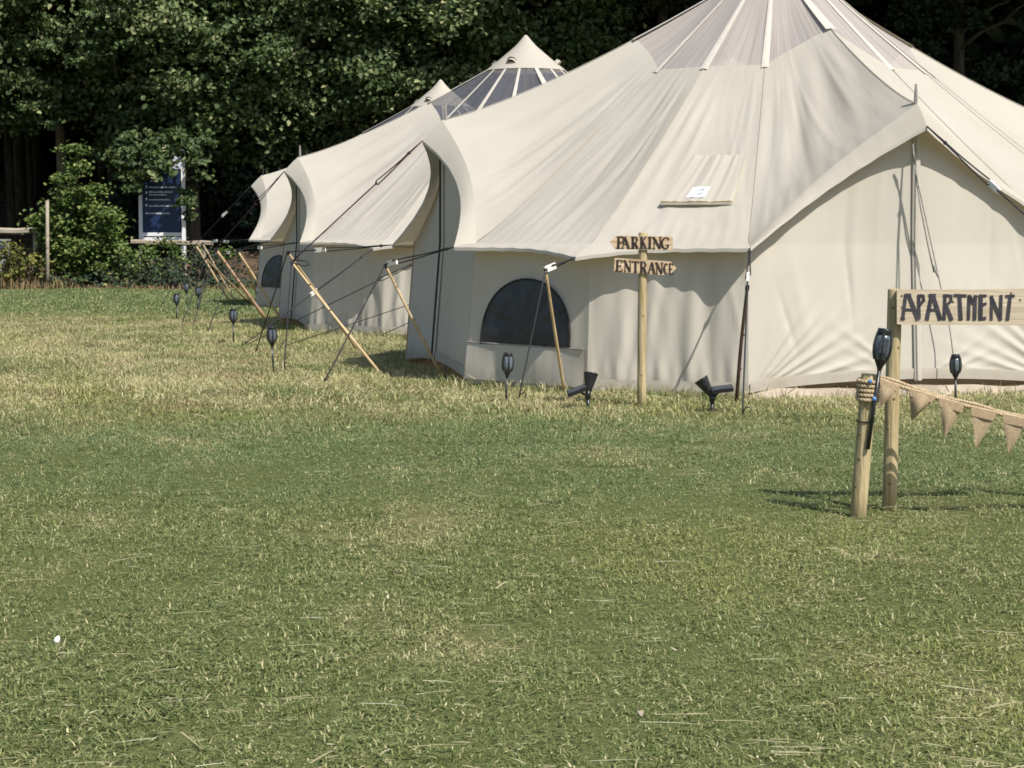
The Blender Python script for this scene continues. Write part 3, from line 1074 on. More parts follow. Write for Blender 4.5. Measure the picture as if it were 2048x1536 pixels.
def guy_rope(pts, label, double_to=None, slider=None, stake=True, material=ROPE_BLACK, r=0.0062, sag=0.006, knot=True):
    """pts: from the tent to the peg. double_to: share of the first leg that runs as two strands, ending at a slider"""
    pts = [Vector(p) for p in pts]
    root = thing('guy_rope', pts[-1], label, 'rope', 'guy ropes of the tents')
    a, b = pts[0], pts[1]
    if double_to:
        m = a + (b - a) * double_to
        side = Vector((0, 0, 1)).cross(b - a).normalized() * 0.016 + Vector((0, 0, 0.016))
        st = a + (b - a) * 0.10
        for sg in (-1, 1):
            p = slack(st, m + side * sg * 1.0, 0.004)
            MB().tube([a, st + side * sg * 0.2] + p[2:] + [m + (b - a).normalized() * 0.02], r * 0.9, 6).build('strand', material, root, smooth=True)
        MB().tube(slack(m, b, 0.0), r, 6).build('strand', material, root, smooth=True)
        if knot:
            MB().tube([st - (b - a).normalized() * 0.025, st, st + (b - a).normalized() * 0.03], [r, r * 2.6, r], 7).build('knot', material, root, smooth=True)
    else:
        m = a + (b - a) * 0.5
        MB().tube(slack(a, b, sag), r, 6).build('strand', material, root, smooth=True)
    if slider is not None:
        d = (b - a).normalized()
        c = a + (b - a) * slider
        up = Vector((0, 0, 1))
        x = d
        z = (up - d * up.dot(d)).normalized()
        y = z.cross(x)
        M3 = Matrix((x, y, z)).transposed()
        mb = MB()
        mb.box(c, (0.105, 0.018, 0.044), M3)
        mb.box(c + d * 0.063 + z * 0.014, (0.028, 0.016, 0.012), M3)
        mb.box(c + d * 0.063 - z * 0.014, (0.028, 0.016, 0.012), M3)
        mb.build('slider', SLIDER, root)
    for i in range(1, len(pts) - 1):
        MB().tube(slack(pts[i], pts[i + 1], sag), r, 6).build('strand', ROPE_BLACK, root, smooth=True)
    if stake:
        p = pts[-1]
        hook = [p + Vector((0.0, 0, -0.05)), p + Vector((0.005, 0, 0.02)), p + Vector((0.02, 0, 0.045)), p + Vector((0.045, 0, 0.05)), p + Vector((0.055, 0, 0.03)), p + Vector((0.045, 0, 0.015))]
        MB().tube(hook, 0.005, 6).build('peg', DARKTRIM, root, smooth=True)
    return root


def offpt(p, d):
    return Vector(p) + Vector(d)


# nearest tent
a_top = at(770, 529, 16.9)
guy_pole(ground(884, 753), a_top, 'pole against the shaded left door of the nearest tent, foot by its corner')
guy_rope([tw(C1, R1, corner_out(3, 1)), a_top, ground(647, 766)], 'black rope from the near corner of the nearest tent\'s left door to a hooked peg', double_to=0.86, slider=0.88)
b_top = at(1091, 539, 15.0)
guy_pole(ground(1129, 784), b_top, 'pole leaning in front of the half-round window of the nearest tent', material=BAMBOO)
guy_rope([tw(C1, R1, mid_out(3)), b_top, ground(1037, 799)], 'black rope running down across the half-round window of the nearest tent', double_to=0.80, slider=0.82)
c_top = at(1495, 572, 14.35)
guy_pole(ground(1473, 805), c_top, 'dark pole upright at the corner left of the big front door', material=DARKPOLE, r=0.013)
guy_rope([tw(C1, R1, corner_out(0, -1)), c_top, ground(1485, 829)], 'black rope beside the dark pole at the corner of the front door', double_to=0.75, slider=0.8)
p_top = at(583, 524, 18.0)
guy_pole(ground(760, 746), p_top, 'long pole left of the nearest tent, the front one of a crossing pair')
guy_rope([tw(C1, R1, gable_out(3, 0)), p_top, ground(568, 744)], 'long rope from the left door peak of the nearest tent, slanting over the middle tent', double_to=0.34, material=ROPE_RED)
MB().tube([p_top + Vector((0.0, 0, 0)), p_top + Vector((0.05, -0.01, 0.02)), p_top + Vector((0.13, -0.01, 0.01)), p_top + Vector((0.16, -0.01, -0.02)), p_top + Vector((0.12, -0.01, -0.035)), p_top + Vector((0.03, -0.01, -0.01))], 0.008, 6).build('rope_coil', ROPE_BLACK, None, origin=p_top)
tag(bpy.data.objects['rope_coil'], 'spare loop of black rope tied at the top of the crossing poles', 'rope')
f_top = at(575, 504, 19.6)
guy_pole(ground(716, 702), f_top, 'long pole left of the nearest tent, the rear one of a crossing pair')
guy_rope([tw(C1, R1, corner_out(3, -1)), f_top, ground(510, 708)], 'level rope with white slider from the far corner of the nearest tent\'s left door', double_to=0.64, slider=0.67)
g_top = at(2260, 620, 13.6)
guy_rope([tw(C1, R1, gable_out(0, 0)), g_top, ground(2330, 860)], 'black rope from the front door peak down along the right gable edge', double_to=0.33, slider=0.35)
guy_pole(ground(2150, 800), g_top, 'pole beyond the right end of the front door')
guy_rope([tw(C1, R1, midcorner(2, ZE - 0.07, 0.2)), ground(488, 692)], 'upper one of the thin ropes low over the grass before the middle tent', double_to=0.3, r=0.0048)
guy_rope([tw(C1, R1, corner(2, 1, ZE - 0.22, 0.2)), ground(562, 694)], 'lower one of the thin ropes low over the grass before the middle tent', r=0.0048)
guy_rope([at(1000, 560, 21.5), ground(758, 672)], 'thin rope reaching the grass just left of the nearest tent\'s shaded wall', r=0.0048)
# loose door tie hanging on the front door
dt = thing('door_tie', at(1828, 300, 15.28), 'grey cord hanging down the front door of the nearest tent', 'cord')
q0, q1, q2, q3 = at(1826, 288, 15.24), at(1852, 440, 15.27), at(1876, 548, 15.28), at(1913, 760, 15.2)
MB().tube([q0, at(1828, 330, 15.27), q1, q2, at(1900, 660, 15.26), q3], 0.005, 6).build('strand', ROPE_GREY, dt, smooth=True)
MB().tube([at(1828, 330, 15.27), at(1842, 420, 15.27), at(1858, 500, 15.28), at(1868, 545, 15.28)], 0.006, 6).build('strand', ROPE_GREY, dt, smooth=True)
MB().tube([at(1825, 290, 15.25), at(1827, 310, 15.26), at(1830, 325, 15.26)], [0.005, 0.011, 0.006], 6).build('knot', ROPE_GREY, dt, smooth=True)
MB().tube([at(1868, 530, 15.27), at(1873, 546, 15.26), at(1877, 556, 15.26)], [0.005, 0.010, 0.004], 6).build('knot', ROPE_GREY, dt, smooth=True)

# middle tent
guy_rope([tw(C2, R2, mid_out(3)), ground(484, 692)], 'rope with white slider from the eave of the middle tent down to the grass', double_to=0.45, slider=0.47)
e_top = at(475, 501, 26.6)
guy_pole(ground(569, 650), e_top, 'pole leaning at the left door of the middle tent', r=0.016)
guy_rope([tw(C2, R2, corner_out(3, 1)), e_top, ground(415, 665)], 'rope with white slider from the near left corner of the middle tent', double_to=0.6, slider=0.62)
cc_top = at(431, 498, 28.2)
guy_pole(ground(530, 636), cc_top, 'thick pinkish pole, third from the left of the leaning poles', material=BAMBOO_RED, r=0.024)
guy_rope([tw(C2, R2, gable_out(3, 0)), cc_top, ground(387, 649)], 'rope from the left door peak of the middle tent', double_to=0.4, slider=None, material=ROPE_RED, r=0.006)
d_top = at(411, 517, 30.2)
guy_pole(ground(506, 612), d_top, 'slanting pole crossing behind the two leftmost poles', material=BAMBOO_RED, r=0.016)
guy_rope([tw(C2, R2, corner_out(3, -1)), d_top, ground(364, 647)], 'rope from the far left corner of the middle tent', double_to=0.6, slider=0.62)
fb = at(483, 502, 29.5)
guy_pole(ground(520, 610), fb, 'short pole standing just right of the pole at the middle tent\'s door', r=0.015)

# farthest tent
A_top = at(391, 489, 35.0)
guy_pole(ground(460, 606), A_top, 'leftmost of the leaning wooden poles', r=0.017)
guy_rope([tw(C3, R3, gable_out(3, 0)), A_top, ground(322, 612)], 'rope with white slider from the left door peak of the farthest tent', double_to=0.45, slider=0.47, r=0.006)
B_top = at(405, 486, 36.5)
guy_pole(ground(470, 602), B_top, 'second from the left of the leaning wooden poles', r=0.017)
guy_rope([tw(C3, R3, corner_out(3, -1)), B_top, ground(350, 604)], 'rope from the far left corner of the farthest tent', double_to=0.5, slider=0.52, r=0.006)
guy_rope([tw(C3, R3, corner_out(3, 1)), at(424, 482, 34.0), ground(395, 622)], 'rope with white slider from the near left corner of the farthest tent', double_to=0.7, slider=0.9, r=0.006)


# ------------------------------------------------------------------ solar torches
def make_torch(p, label, lean=(0.0, 0.0), scale=1.0, length=0.17, spin=0.0):
    root = thing('solar_torch', p, label, 'torch', 'black solar torches on sticks')
    root.rotation_euler = (lean[1], lean[0], spin)
    root.scale = (scale,) * 3
    root['_abs'] = [0, 0, 0]
    z0 = length
    MB().tube([(0, 0, -0.08), (0, 0, z0)], 0.0085, 8).build('stick', PLASTIC, root, smooth=True)
    MB().lathe([(0.009, z0 - 0.012), (0.012, z0), (0.022, z0 + 0.02), (0.029, z0 + 0.036), (0.030, z0 + 0.040)], 14).build('funnel', PLASTIC, root, smooth=True)
    MB().lathe([(0.029, z0 + 0.036), (0.0375, z0 + 0.066), (0.0395, z0 + 0.095), (0.036, z0 + 0.128), (0.030, z0 + 0.148)], 14).build('shade', LENS, root, smooth=True)
    MB().lathe([(0.0315, z0 + 0.142), (0.0345, z0 + 0.146), (0.031, z0 + 0.166), (0.030, z0 + 0.170), (0.024, z0 + 0.170), (0.022, z0 + 0.166)], 14).build('cap', PLASTIC, root, smooth=True)
    for i in range(6):
        an = i * math.pi / 3 + 0.3
        pts = []
        for r, z in ((0.0305, 0.036), (0.039, 0.066), (0.041, 0.095), (0.0375, 0.128), (0.032, 0.150)):
            pts.append((r * math.cos(an), r * math.sin(an), z0 + z))
        MB().tube(pts, [0.006, 0.0065, 0.0065, 0.006, 0.006], 5).build('cage_rib', PLASTIC, root)
    return root


for (px, py, top), lab, ln in (
        ((353, 639, 587), 'black solar torch, farthest left on the lawn', (0.02, 0)),
        ((374, 612, 566), 'black solar torch, rearmost, left of the pole feet', (-0.02, 0)),
        ((396, 622, 573), 'black solar torch between the rope pegs of the far tents', (0.03, 0)),
        ((467, 685, 617), 'black solar torch alone on the bleached grass, fourth from the left', (0.0, 0)),
        ((547, 747, 652), 'black solar torch tilted a little, beside the upright rope left of the nearest tent', (-0.05, 0.02)),
        ((1012, 798, 705), 'black solar torch standing before the half-round window', (0.055, 0)),
        ((1911, 803, 708), 'black solar torch before the front door, under the painted plank', (-0.03, 0))):
    g = ground(px, py)
    hgt = (py - top) / F * g.y
    make_torch(g, lab, ln, 1.0, max(0.06, hgt - 0.17), spin=random.uniform(0, 1))


# ------------------------------------------------------------------ solar spotlights
def spotlight(p, label, flip, aim):
    root = thing('solar_spotlight', p, label, 'spotlight', 'black solar spotlights at the tent foot')
    root['_abs'] = [0, 0, 0]
    MB().tube([(0, 0, -0.06), (0, 0, 0.07)], 0.0125, 8).build('stake', PLASTIC, root, smooth=True)
    MB().lathe([(0.011, 0.06), (0.019, 0.07), (0.022, 0.10), (0.016, 0.125)], 10).build('neck', PLASTIC, root, smooth=True)
    d = Vector(aim).normalized()
    M = Matrix.Translation(Vector((0.0, 0, 0.105))) @ d.to_track_quat('Z', 'Y').to_matrix().to_4x4()
    MB().lathe([(0.012, -0.01), (0.020, 0.01), (0.050, 0.135), (0.052, 0.14), (0.046, 0.14), (0.040, 0.125)], 16, M).build('lamp_head', PLASTIC, root, smooth=True)
    M2 = Matrix.Rotation(flip[1], 3, 'Y') @ Matrix.Rotation(0.18, 3, 'X')
    c = Vector((flip[0], -0.01, flip[2]))
    pb = MB().box(c, (0.145, 0.11, 0.022), M2).build('solar_panel', PLASTIC, root)
    MB().box(c + M2 @ Vector((0, 0, 0.013)), (0.125, 0.092, 0.003), M2).build('cell', SOLAR, pb)
    MB().tube([(0, 0, 0.085), c - Vector((flip[0] * 0.3, 0, 0.012))], 0.010, 6).build('arm', PLASTIC, root)
    return root


spotlight(ground(1176, 817), 'black solar spotlight left of the arrow signpost, cone pointing up right', (-0.075, -0.36, 0.125), (0.16, 0.3, 1.0))
spotlight(ground(1424, 824), 'black solar spotlight right of the arrow signpost, cone tipped left', (0.065, -0.12, 0.155), (-0.55, 0.1, 0.85))


# ------------------------------------------------------------------ signs
def stroke(p, q, w, w2=None):
    (x1, y1), (x2, y2) = p, q
    w2 = w if w2 is None else w2
    L = math.hypot(x2 - x1, y2 - y1) or 1
    nx, ny = -(y2 - y1) / L / 2, (x2 - x1) / L / 2
    return [(x1 + nx * w, y1 + ny * w), (x1 - nx * w, y1 - ny * w), (x2 - nx * w2, y2 - ny * w2), (x2 + nx * w2, y2 + ny * w2)]


def pole_mesh(base, top, r, n=20, chamfer=True):
    base, top = Vector(base), Vector(top)
    ax = (top - base).normalized()
    L = (top - base).length
    pts = [base - ax * 0.15] + [base + ax * (L * i / 8) for i in range(1, 8)] + [top - ax * 0.004, top]
    rad = [r * (1 + 0.012 * math.sin(i * 2.1)) for i in range(len(pts))]
    rad[-1] = r * 0.93
    return MB().tube(pts, rad, n)


def knots(root, base, top, r, n, toward=(0, -1, 0)):
    base, top = Vector(base), Vector(top)
    for i in range(n):
        f_ = (i + 0.7) / (n + 0.4) + random.uniform(-0.06, 0.06)
        an = random.uniform(-0.9, 0.9)
        d = Vector((math.sin(an), -math.cos(an), 0))
        p = base + (top - base) * f_ + d * (r * 0.985)
        M = Matrix.Translation(p) @ d.to_track_quat('Z', 'Y').to_matrix().to_4x4()
        MB().lathe([(r * 0.22, 0), (r * 0.20, 0.0022), (r * 0.08, 0.003)], 8, M).build('knot', POSTCUT, root)


# arrow signpost
sp_base, sp_top = ground(1283, 813), None
sd = sp_base.y
sp_top = at(1286, 465, sd)
sp = thing('arrow_signpost', sp_base, 'slim wooden post with two arrow boards lettered in black before the nearest tent', 'signpost')
r_sp = 9.0 / F * sd
pole_mesh(sp_base, sp_top, r_sp).build('post', POST, sp, smooth=True)
knots(sp, sp_base, sp_top, r_sp, 5)


def letters_on(board, strokes_by_letter, to_world, material, lift):
    for strokes in strokes_by_letter:
        mb = MB()
        for s_i, poly in enumerate(strokes):
            k = len(poly)
            vs = [to_world(x, y, lift + 0.0004 * s_i) for x, y in poly]
            mb.add(vs, [tuple(range(k))])
        mb.build('letter', material, board)


ZS = 2048 / 220.0
bd = sd - r_sp - 0.011


def zb(x, y, lift=0.0, depth=None):
    return at(1180 + x / ZS, 440 + y / ZS, (bd if depth is None else depth) - lift)


def board_mesh(outline, conv, th):
    k = len(outline)
    vs = [conv(x, y, 0) for x, y in outline] + [conv(x, y, -th) for x, y in outline]
    fs = [tuple(range(k)), tuple(range(k, 2 * k))[::-1]] + [(i, k + i, k + (i + 1) % k, (i + 1) % k) for i in range(k)]
    return MB().add(vs, fs)


b1 = board_mesh([(370, 415), (480, 293), (1000, 296), (1542, 302), (1542, 560), (1000, 556), (470, 545)], zb, 0.012).build('arrow_board', BOARD, sp)
sub(b1, sp_base)
TH, TN = 46, 20


def serif(x, y, w=60, h=16):
    return stroke((x - w / 2, y), (x + w / 2, y), h)


def bowl(pts, w):
    return [stroke(pts[i], pts[i + 1], w[i], w[i + 1]) for i in range(len(pts) - 1)]


P_ = [stroke((535, 315), (527, 530), TH), serif(530, 315), serif(522, 527, 80)] + bowl([(540, 318), (595, 312), (632, 340), (632, 380), (600, 420), (545, 425)], [16, 22, 34, 34, 24, 14])
A_ = [stroke((655, 320), (605, 530), TN), stroke((650, 315), (722, 528), TH), stroke((630, 450), (690, 450), 16), serif(603, 530, 50), serif(722, 528, 55)]
R_ = [stroke((798, 318), (798, 530), TH), serif(795, 316), serif(795, 530, 75)] + bowl([(800, 320), (850, 318), (878, 350), (876, 390), (845, 425), (805, 428)], [16, 22, 34, 34, 24, 14]) + [stroke((835, 425), (888, 530), 40), serif(895, 530, 36)]
K_ = [stroke((958, 318), (958, 530), TH), serif(955, 316), serif(955, 530, 70), stroke((1035, 320), (965, 430), TN), stroke((985, 410), (1040, 530), 40), serif(1032, 318, 40), serif(1045, 530, 40)]
I_ = [stroke((1115, 318), (1112, 530), TH), serif(1115, 318, 70), serif(1112, 530, 80)]
N_ = [stroke((1200, 330), (1192, 532), TN), stroke((1182, 320), (1305, 535), TH), stroke((1310, 318), (1308, 535), TN), serif(1180, 320, 45), serif(1192, 533, 55), serif(1312, 318, 50)]
G_ = bowl([(1465, 345), (1420, 325), (1370, 345), (1340, 400), (1338, 460), (1365, 515), (1415, 535), (1450, 515), (1458, 470)], [26, 18, 30, 44, 46, 36, 20, 26, 34]) + [serif(1440, 465, 75), stroke((1465, 330), (1465, 375), 16)]
letters_on(b1, (P_, A_, R_, K_, I_, N_, G_), zb, BURNT, 0.0025)

b2 = board_mesh([(458, 706), (980, 738), (1505, 772), (1550, 830), (1612, 900), (1520, 985), (1390, 1025), (980, 1000), (445, 966)], zb, 0.012).build('arrow_board', BOARD, sp)
sub(b2, sp_base)


def tilt(polys, x0, y0, sl=0.062):
    return [[(x, y + (x - x0) * sl + (y0 - 0)) for x, y in poly] for poly in polys]


H0, H1 = 0, 205


def L_E(x, w=110):
    return [stroke((x + 22, H0 + 5), (x + 15, H1), 40), stroke((x, H0 + 4), (x + w, H0 + 4), 18), stroke((x + 15, 105), (x + w * 0.75, 105), 18), stroke((x - 30 if w > 100 else x, H1), (x + w, H1), 18), stroke((x + w, H0), (x + w, H0 + 45), 18), stroke((x + w, H1 - 45), (x + w, H1), 18), stroke((x + w * 0.75, 85), (x + w * 0.75, 128), 16)]


def L_N(x, w=125):
    return [stroke((x + 18, H0 + 10), (x + 15, H1), 18), stroke((x + 8, H0), (x + w - 18, H1), 42), stroke((x + w - 12, H0), (x + w - 12, H1), 18), serif(x + 5, H0, 40), serif(x + 15, H1, 50), serif(x + w - 10, H0, 50)]


def L_T(x, w=120):
    return [stroke((x, H0 + 8), (x + w, H0 + 8), 20), stroke((x + w / 2, H0), (x + w / 2, H1), 42), stroke((x, H0), (x, H0 + 45), 16), stroke((x + w, H0), (x + w, H0 + 45), 16), serif(x + w / 2, H1, 70)]


def L_R(x):
    return [stroke((x + 22, H0), (x + 20, H1), 42), serif(x + 18, H0 + 2), serif(x + 20, H1, 62)] + bowl([(x + 25, 4), (x + 78, 4), (x + 102, 40), (x + 98, 75), (x + 70, 105), (x + 28, 108)], [16, 22, 34, 34, 24, 14]) + [stroke((x + 62, 105), (x + 112, H1 + 15), 40)]


def L_A(x, w=120):
    return [stroke((x + w * 0.55, H0), (x + 5, H1), 24), stroke((x + w * 0.55, H0), (x + w - 10, H1), 42), stroke((x + 30, 135), (x + w - 30, 135), 16), serif(x + 5, H1, 50), serif(x + w - 8, H1, 55)]


def L_C(x, w=85):
    return bowl([(x + w, 30), (x + w * 0.6, 4), (x + 20, 40), (x + 8, 105), (x + 22, 170), (x + w * 0.6, H1), (x + w, 180)], [24, 18, 32, 42, 34, 20, 18])


ent = [L_E(490), L_N(638), L_T(790, 115), L_R(935), L_A(1085), L_N(1228), L_C(1372, 72), [stroke(q_[0], q_[1], q_[2]) for q_ in (((1488, 5), (1482, 205), 30), ((1470, 6), (1545, 6), 16), ((1485, 105), (1532, 105), 16), ((1466, 205), (1548, 205), 16), ((1545, 0), (1545, 40), 14), ((1548, 165), (1548, 205), 14))]]
ent = [tilt(q, 480, 745) for q in ent]
letters_on(b2, ent, zb, BURNT, 0.0025)
for b_, pts_ in ((b1, ((1000, 330), (1000, 520))), (b2, ((985, 790), (985, 950)))):
    for x, y in pts_:
        p = zb(x, y, 0.003)
        MB().lathe([(0.004, 0), (0.0035, 0.0015)], 8, Matrix.Translation(p) @ Matrix.Rotation(math.pi / 2, 4, 'X')).build('screw', MATS['grey rope'], b_)

# rope barrier post, tall post, painted plank
s_base = ground(1717, 1020)
s_top = at(1739, 748, s_base.y)
s_r = 16.5 / F * s_base.y
sh = thing('short_post', s_base, 'short round wooden post wrapped in rope at its head', 'post')
pole_mesh(s_base, s_top, s_r).build('post', POST, sh, smooth=True)
knots(sh, s_base, s_top, s_r, 4)

t_base = ground(1779, 1008)
t_top = at(1790, 578, t_base.y)
t_r = 14.5 / F * t_base.y
tp = thing('painted_sign', t_base, 'plank lettered APARTMENT in dark paint on a taller round post', 'sign')
pole_mesh(t_base, t_top, t_r).build('post', POST, tp, smooth=True)
knots(tp, t_base, t_top, t_r, 5)
t2_base = Vector((t_base.x + 0.93, t_base.y + 0.05, 0))
pole_mesh(t2_base, t2_base + Vector((0.02, 0, 0.93)), t_r).build('post', POST, tp, smooth=True)
ZA = 2048 / 388.0
pd = t_base.y - t_r - 0.036


def za(x, y, lift=0.0):
    return at(1660 + x / ZA, 540 + y / ZA, pd - lift)


plank = board_mesh([(705, 206), (1300, 206), (2048, 196), (2760, 190), (2772, 585), (2048, 584), (1300, 580), (740, 577), (706, 570)], za, 0.034).build('plank', BOARD2, tp)
sub(plank, t_base)
APT = [
    [stroke((800, 258), (768, 525), 42), stroke((828, 255), (935, 527), 46, 62), stroke((785, 264), (858, 264), 34), stroke((795, 415), (905, 420), 30), [(745, 508), (800, 508), (800, 528), (745, 524)]],
    [stroke((938, 258), (942, 515), 42, 40), stroke((945, 266), (985, 272), 32), stroke((985, 262), (992, 330), 32), stroke((1000, 310), (945, 375), 34)],
    [stroke((1075, 255), (1022, 530), 46, 52), stroke((1085, 255), (1168, 528), 50, 56), stroke((1042, 264), (1118, 264), 36), stroke((1050, 420), (1150, 420), 32)],
    [stroke((1216, 256), (1205, 530), 40), stroke((1195, 266), (1275, 272), 32), stroke((1280, 262), (1278, 335), 34), stroke((1290, 315), (1222, 380), 34), stroke((1228, 372), (1288, 530), 40, 48)],
    [stroke((1308, 266), (1442, 272), 36), stroke((1368, 262), (1382, 530), 46, 52)],
    [stroke((1470, 262), (1462, 530), 40), stroke((1478, 270), (1512, 365), 40, 30), stroke((1512, 365), (1548, 268), 30, 40), stroke((1536, 264), (1528, 530), 44)],
    [stroke((1592, 260), (1590, 532), 54), stroke((1575, 270), (1655, 272), 34), stroke((1590, 372), (1655, 352), 34), stroke((1590, 512), (1650, 508), 38)],
    [stroke((1708, 268), (1704, 532), 36), stroke((1700, 275), (1805, 530), 44, 48), stroke((1808, 262), (1800, 532), 40)],
    [stroke((1852, 276), (1952, 272), 36), stroke((1905, 270), (1874, 532), 42, 46)],
]


def thin(poly, k=0.84):
    (ax_, ay_), (bx1, by1), (cx1, cy1), (dx1, dy1) = poly
    m1, m2 = ((ax_ + bx1) / 2, (ay_ + by1) / 2), ((cx1 + dx1) / 2, (cy1 + dy1) / 2)
    f = lambda p, m: (m[0] + (p[0] - m[0]) * k, m[1] + (p[1] - m[1]) * k)
    return [f(poly[0], m1), f(poly[1], m1), f(poly[2], m2), f(poly[3], m2)]


letters_on(plank, [[thin(q) for q in L_] for L_ in APT], za, PAINT, 0.003)
for x, y in ((758, 272), (760, 395), (755, 505), (1300, 335), (2010, 315), (1915, 240)):
    M = Matrix.Translation(za(x, y, 0.001)) @ Matrix.Rotation(math.pi / 2, 4, 'X')
    MB().lathe([(0.005, 0), (0.004, 0.002)], 8, M).build('nail_head', POSTCUT, plank)


# rope wound round the short post and running off to the right, bunting below it
def twisted_rope(pts, r, name, parent, material, strands=3, turns_per_m=26):
    pts = [Vector(p) for p in pts]
    # resample
    seg = [0.0]
    for i in range(1, len(pts)):
        seg.append(seg[-1] + (pts[i] - pts[i - 1]).length)
    L = seg[-1]
    n = max(12, int(L * turns_per_m * 9))
    cen = []
    j = 0
    for i in range(n + 1):
        d = L * i / n
        while j < len(seg) - 2 and seg[j + 1] < d:
            j += 1
        f_ = (d - seg[j]) / max(seg[j + 1] - seg[j], 1e-6)
        cen.append(pts[j].lerp(pts[j + 1], f_))
    mb = MB()
    for s in range(strands):
        out = []
        for i, c in enumerate(cen):
            t = (cen[min(i + 1, n)] - cen[max(i - 1, 0)]).normalized()
            up = Vector((0, 0, 1)) if abs(t.z) < 0.9 else Vector((1, 0, 0))
            x = t.cross(up).normalized()
            y = t.cross(x)
            an = 2 * math.pi * (s / strands + turns_per_m * L * i / n)
            out.append(c + (x * math.cos(an) + y * math.sin(an)) * r * 0.5)
        mb.tube(out, r * 0.56, 5)
    return mb.build(name, material, parent, smooth=True)


rope_d = s_base.y
rb = thing('rope_barrier', s_base + Vector((0.6, 0, 0)), 'thick tan twisted rope strung from the short post to the right', 'rope')
ax = (s_top - s_base).normalized()
ROPE_R = 0.0095
coil = []
for i in range(0, 5 * 16 + 1):
    an = 2 * math.pi * i / 16
    zz = 0.018 + 0.0195 * i / 16
    coil.append(s_top - ax * zz + Vector((math.cos(an), math.sin(an), 0)) * (s_r + ROPE_R))
twisted_rope(coil, ROPE_R, 'coil', rb, ROPE_TAN)
r0 = s_top + Vector((s_r + 0.005, -0.02, -0.022))
r_mid = at(2048, 838, rope_d - 0.05)
r_end = at(2420, 880, rope_d - 0.05)


def rope_at(f_):
    # passes r0, r_mid, r_end as a sagging line
    if f_ < 0.5:
        a, b, g = r0, r_mid, f_ / 0.5
        return a.lerp(b, g) - Vector((0, 0, 0.012 * 4 * g * (1 - g)))
    a, b, g = r_mid, r_end, (f_ - 0.5) / 0.5
    return a.lerp(b, g) - Vector((0, 0, 0.02 * 4 * g * (1 - g)))


main = [rope_at(i / 24) for i in range(25)]
twisted_rope(main, ROPE_R, 'main_rope', rb, ROPE_TAN)
second = [p + Vector((0, 0.03, 0.012 + 0.004 * math.sin(i))) for i, p in enumerate(main)]
twisted_rope(second, ROPE_R * 0.85, 'second_rope', rb, ROPE_TAN)
for dx, dz, sc, mm in ((-0.006, -0.028, 1.0, BLUE), (0.012, -0.104, 1.1, BLUE), (-0.042, -0.108, 1.2, DARKTRIM)):
    p = s_top + Vector((dx, -s_r - 0.020 if dx > -0.03 else -0.02, dz))
    MB().lathe([(0.002, -0.009 * sc), (0.008 * sc, -0.006 * sc), (0.0095 * sc, 0.002), (0.006 * sc, 0.008 * sc), (0.002, 0.010 * sc)], 8, Matrix.Translation(p)).build('tape_end', mm, rb, smooth=True)
e2 = Vector((r_end.x + 0.02, r_end.y, 0))
pm = thing('end_post', e2, 'round wooden post carrying the far right end of the rope', 'post')
pole_mesh(e2, e2 + Vector((0, 0, 0.42)), s_r).build('post', POST, pm, smooth=True)

bunt = thing('bunting', s_base + Vector((0.5, -0.02, 0)), 'row of brown hessian pennants hanging below the tan rope', 'bunting')
pen = [  # left edge px, right edge px, tip px, tip py, twist
    (1752, 1800, 1756, 818, 0.6), (1818, 1872, 1822, 842, 0.75), (1876, 1928, 1888, 876, 0.35), (1940, 1992, 1950, 898, 0.15), (2003, 2052, 2016, 911, 0.28), (2066, 2116, 2084, 928, 0.0), (2130, 2180, 2150, 935, 0.0)]


def rope_px(px):
    lo, hi = 0.0, 1.0
    for _ in range(40):
        m = (lo + hi) / 2
        p = rope_at(m)
        q = 1024 + F * p.x / (p.y * CP - (p.z - HC) * SP)
        if q < px:
            lo = m
        else:
            hi = m
    return rope_at(lo)


for xl, xr, tx, ty, twist in pen:
    a, b = rope_px(xl), rope_px(xr)
    c = at(tx, ty, rope_d - 0.06 + 0.03 * twist)
    N = 8
    vs, fs = [], []
    rows = []
    for i in range(N + 1):
        f_ = i / N
        l_, r_ = a.lerp(c, f_), b.lerp(c, f_)
        row = []
        for j in range(7):
            g = j / 6
            p = l_.lerp(r_, g)
            p = p + Vector((0, -0.012 - 0.045 * twist * math.sin(math.pi * g) * math.sin(math.pi * min(f_ * 1.1, 1)) + 0.006 * math.sin(g * 5 + xl), 0))
            row.append(p)
        rows.append(row)
    for row in rows:
        vs += row
    fs = [(i * 7 + j, i * 7 + j + 1, i * 7 + j + 8, i * 7 + j + 7) for i in range(N) for j in range(6)]
    po = MB().add(vs, fs).build('pennant', HESSIAN, bunt, smooth=True)
    sub(po, s_base + Vector((0.5, -0.02, 0)))
    # folded-over top band
    f1 = 0.2
    band = [a + Vector((0, -0.018, 0.004)), b + Vector((0, -0.018, 0.004)), b.lerp(c, f1) + Vector((0, -0.021, 0)), a.lerp(c, f1) + Vector((0, -0.021, 0))]
    MB().add(band, [(0, 1, 2, 3)]).build('folded_band', HESSIAN, po)

# torch tied to the short post
hp = at(1741, 862, s_base.y - s_r - 0.012)
hroot = make_torch(hp, 'black solar torch strapped to the side of the short rope post', (0.13, 0.0), 1.0, 0.275, spin=0.0)
MB().box((-0.002, -0.040, 0.372), (0.034, 0.004, 0.060)).build('solar_cell', SOLAR, hroot)
zt = []
zc = s_base + ax * ((at(1725, 842, s_base.y) - s_base).dot(ax))
for i in range(21):
    an = 2 * math.pi * i / 20
    zt.append(zc + Vector((math.cos(an) * (s_r + 0.004), math.sin(an) * (s_r + 0.004), 0)))
MB().tube(zt, 0.003, 5).build('cable_tie', DARKTRIM, sub(sh, s_base), smooth=True)

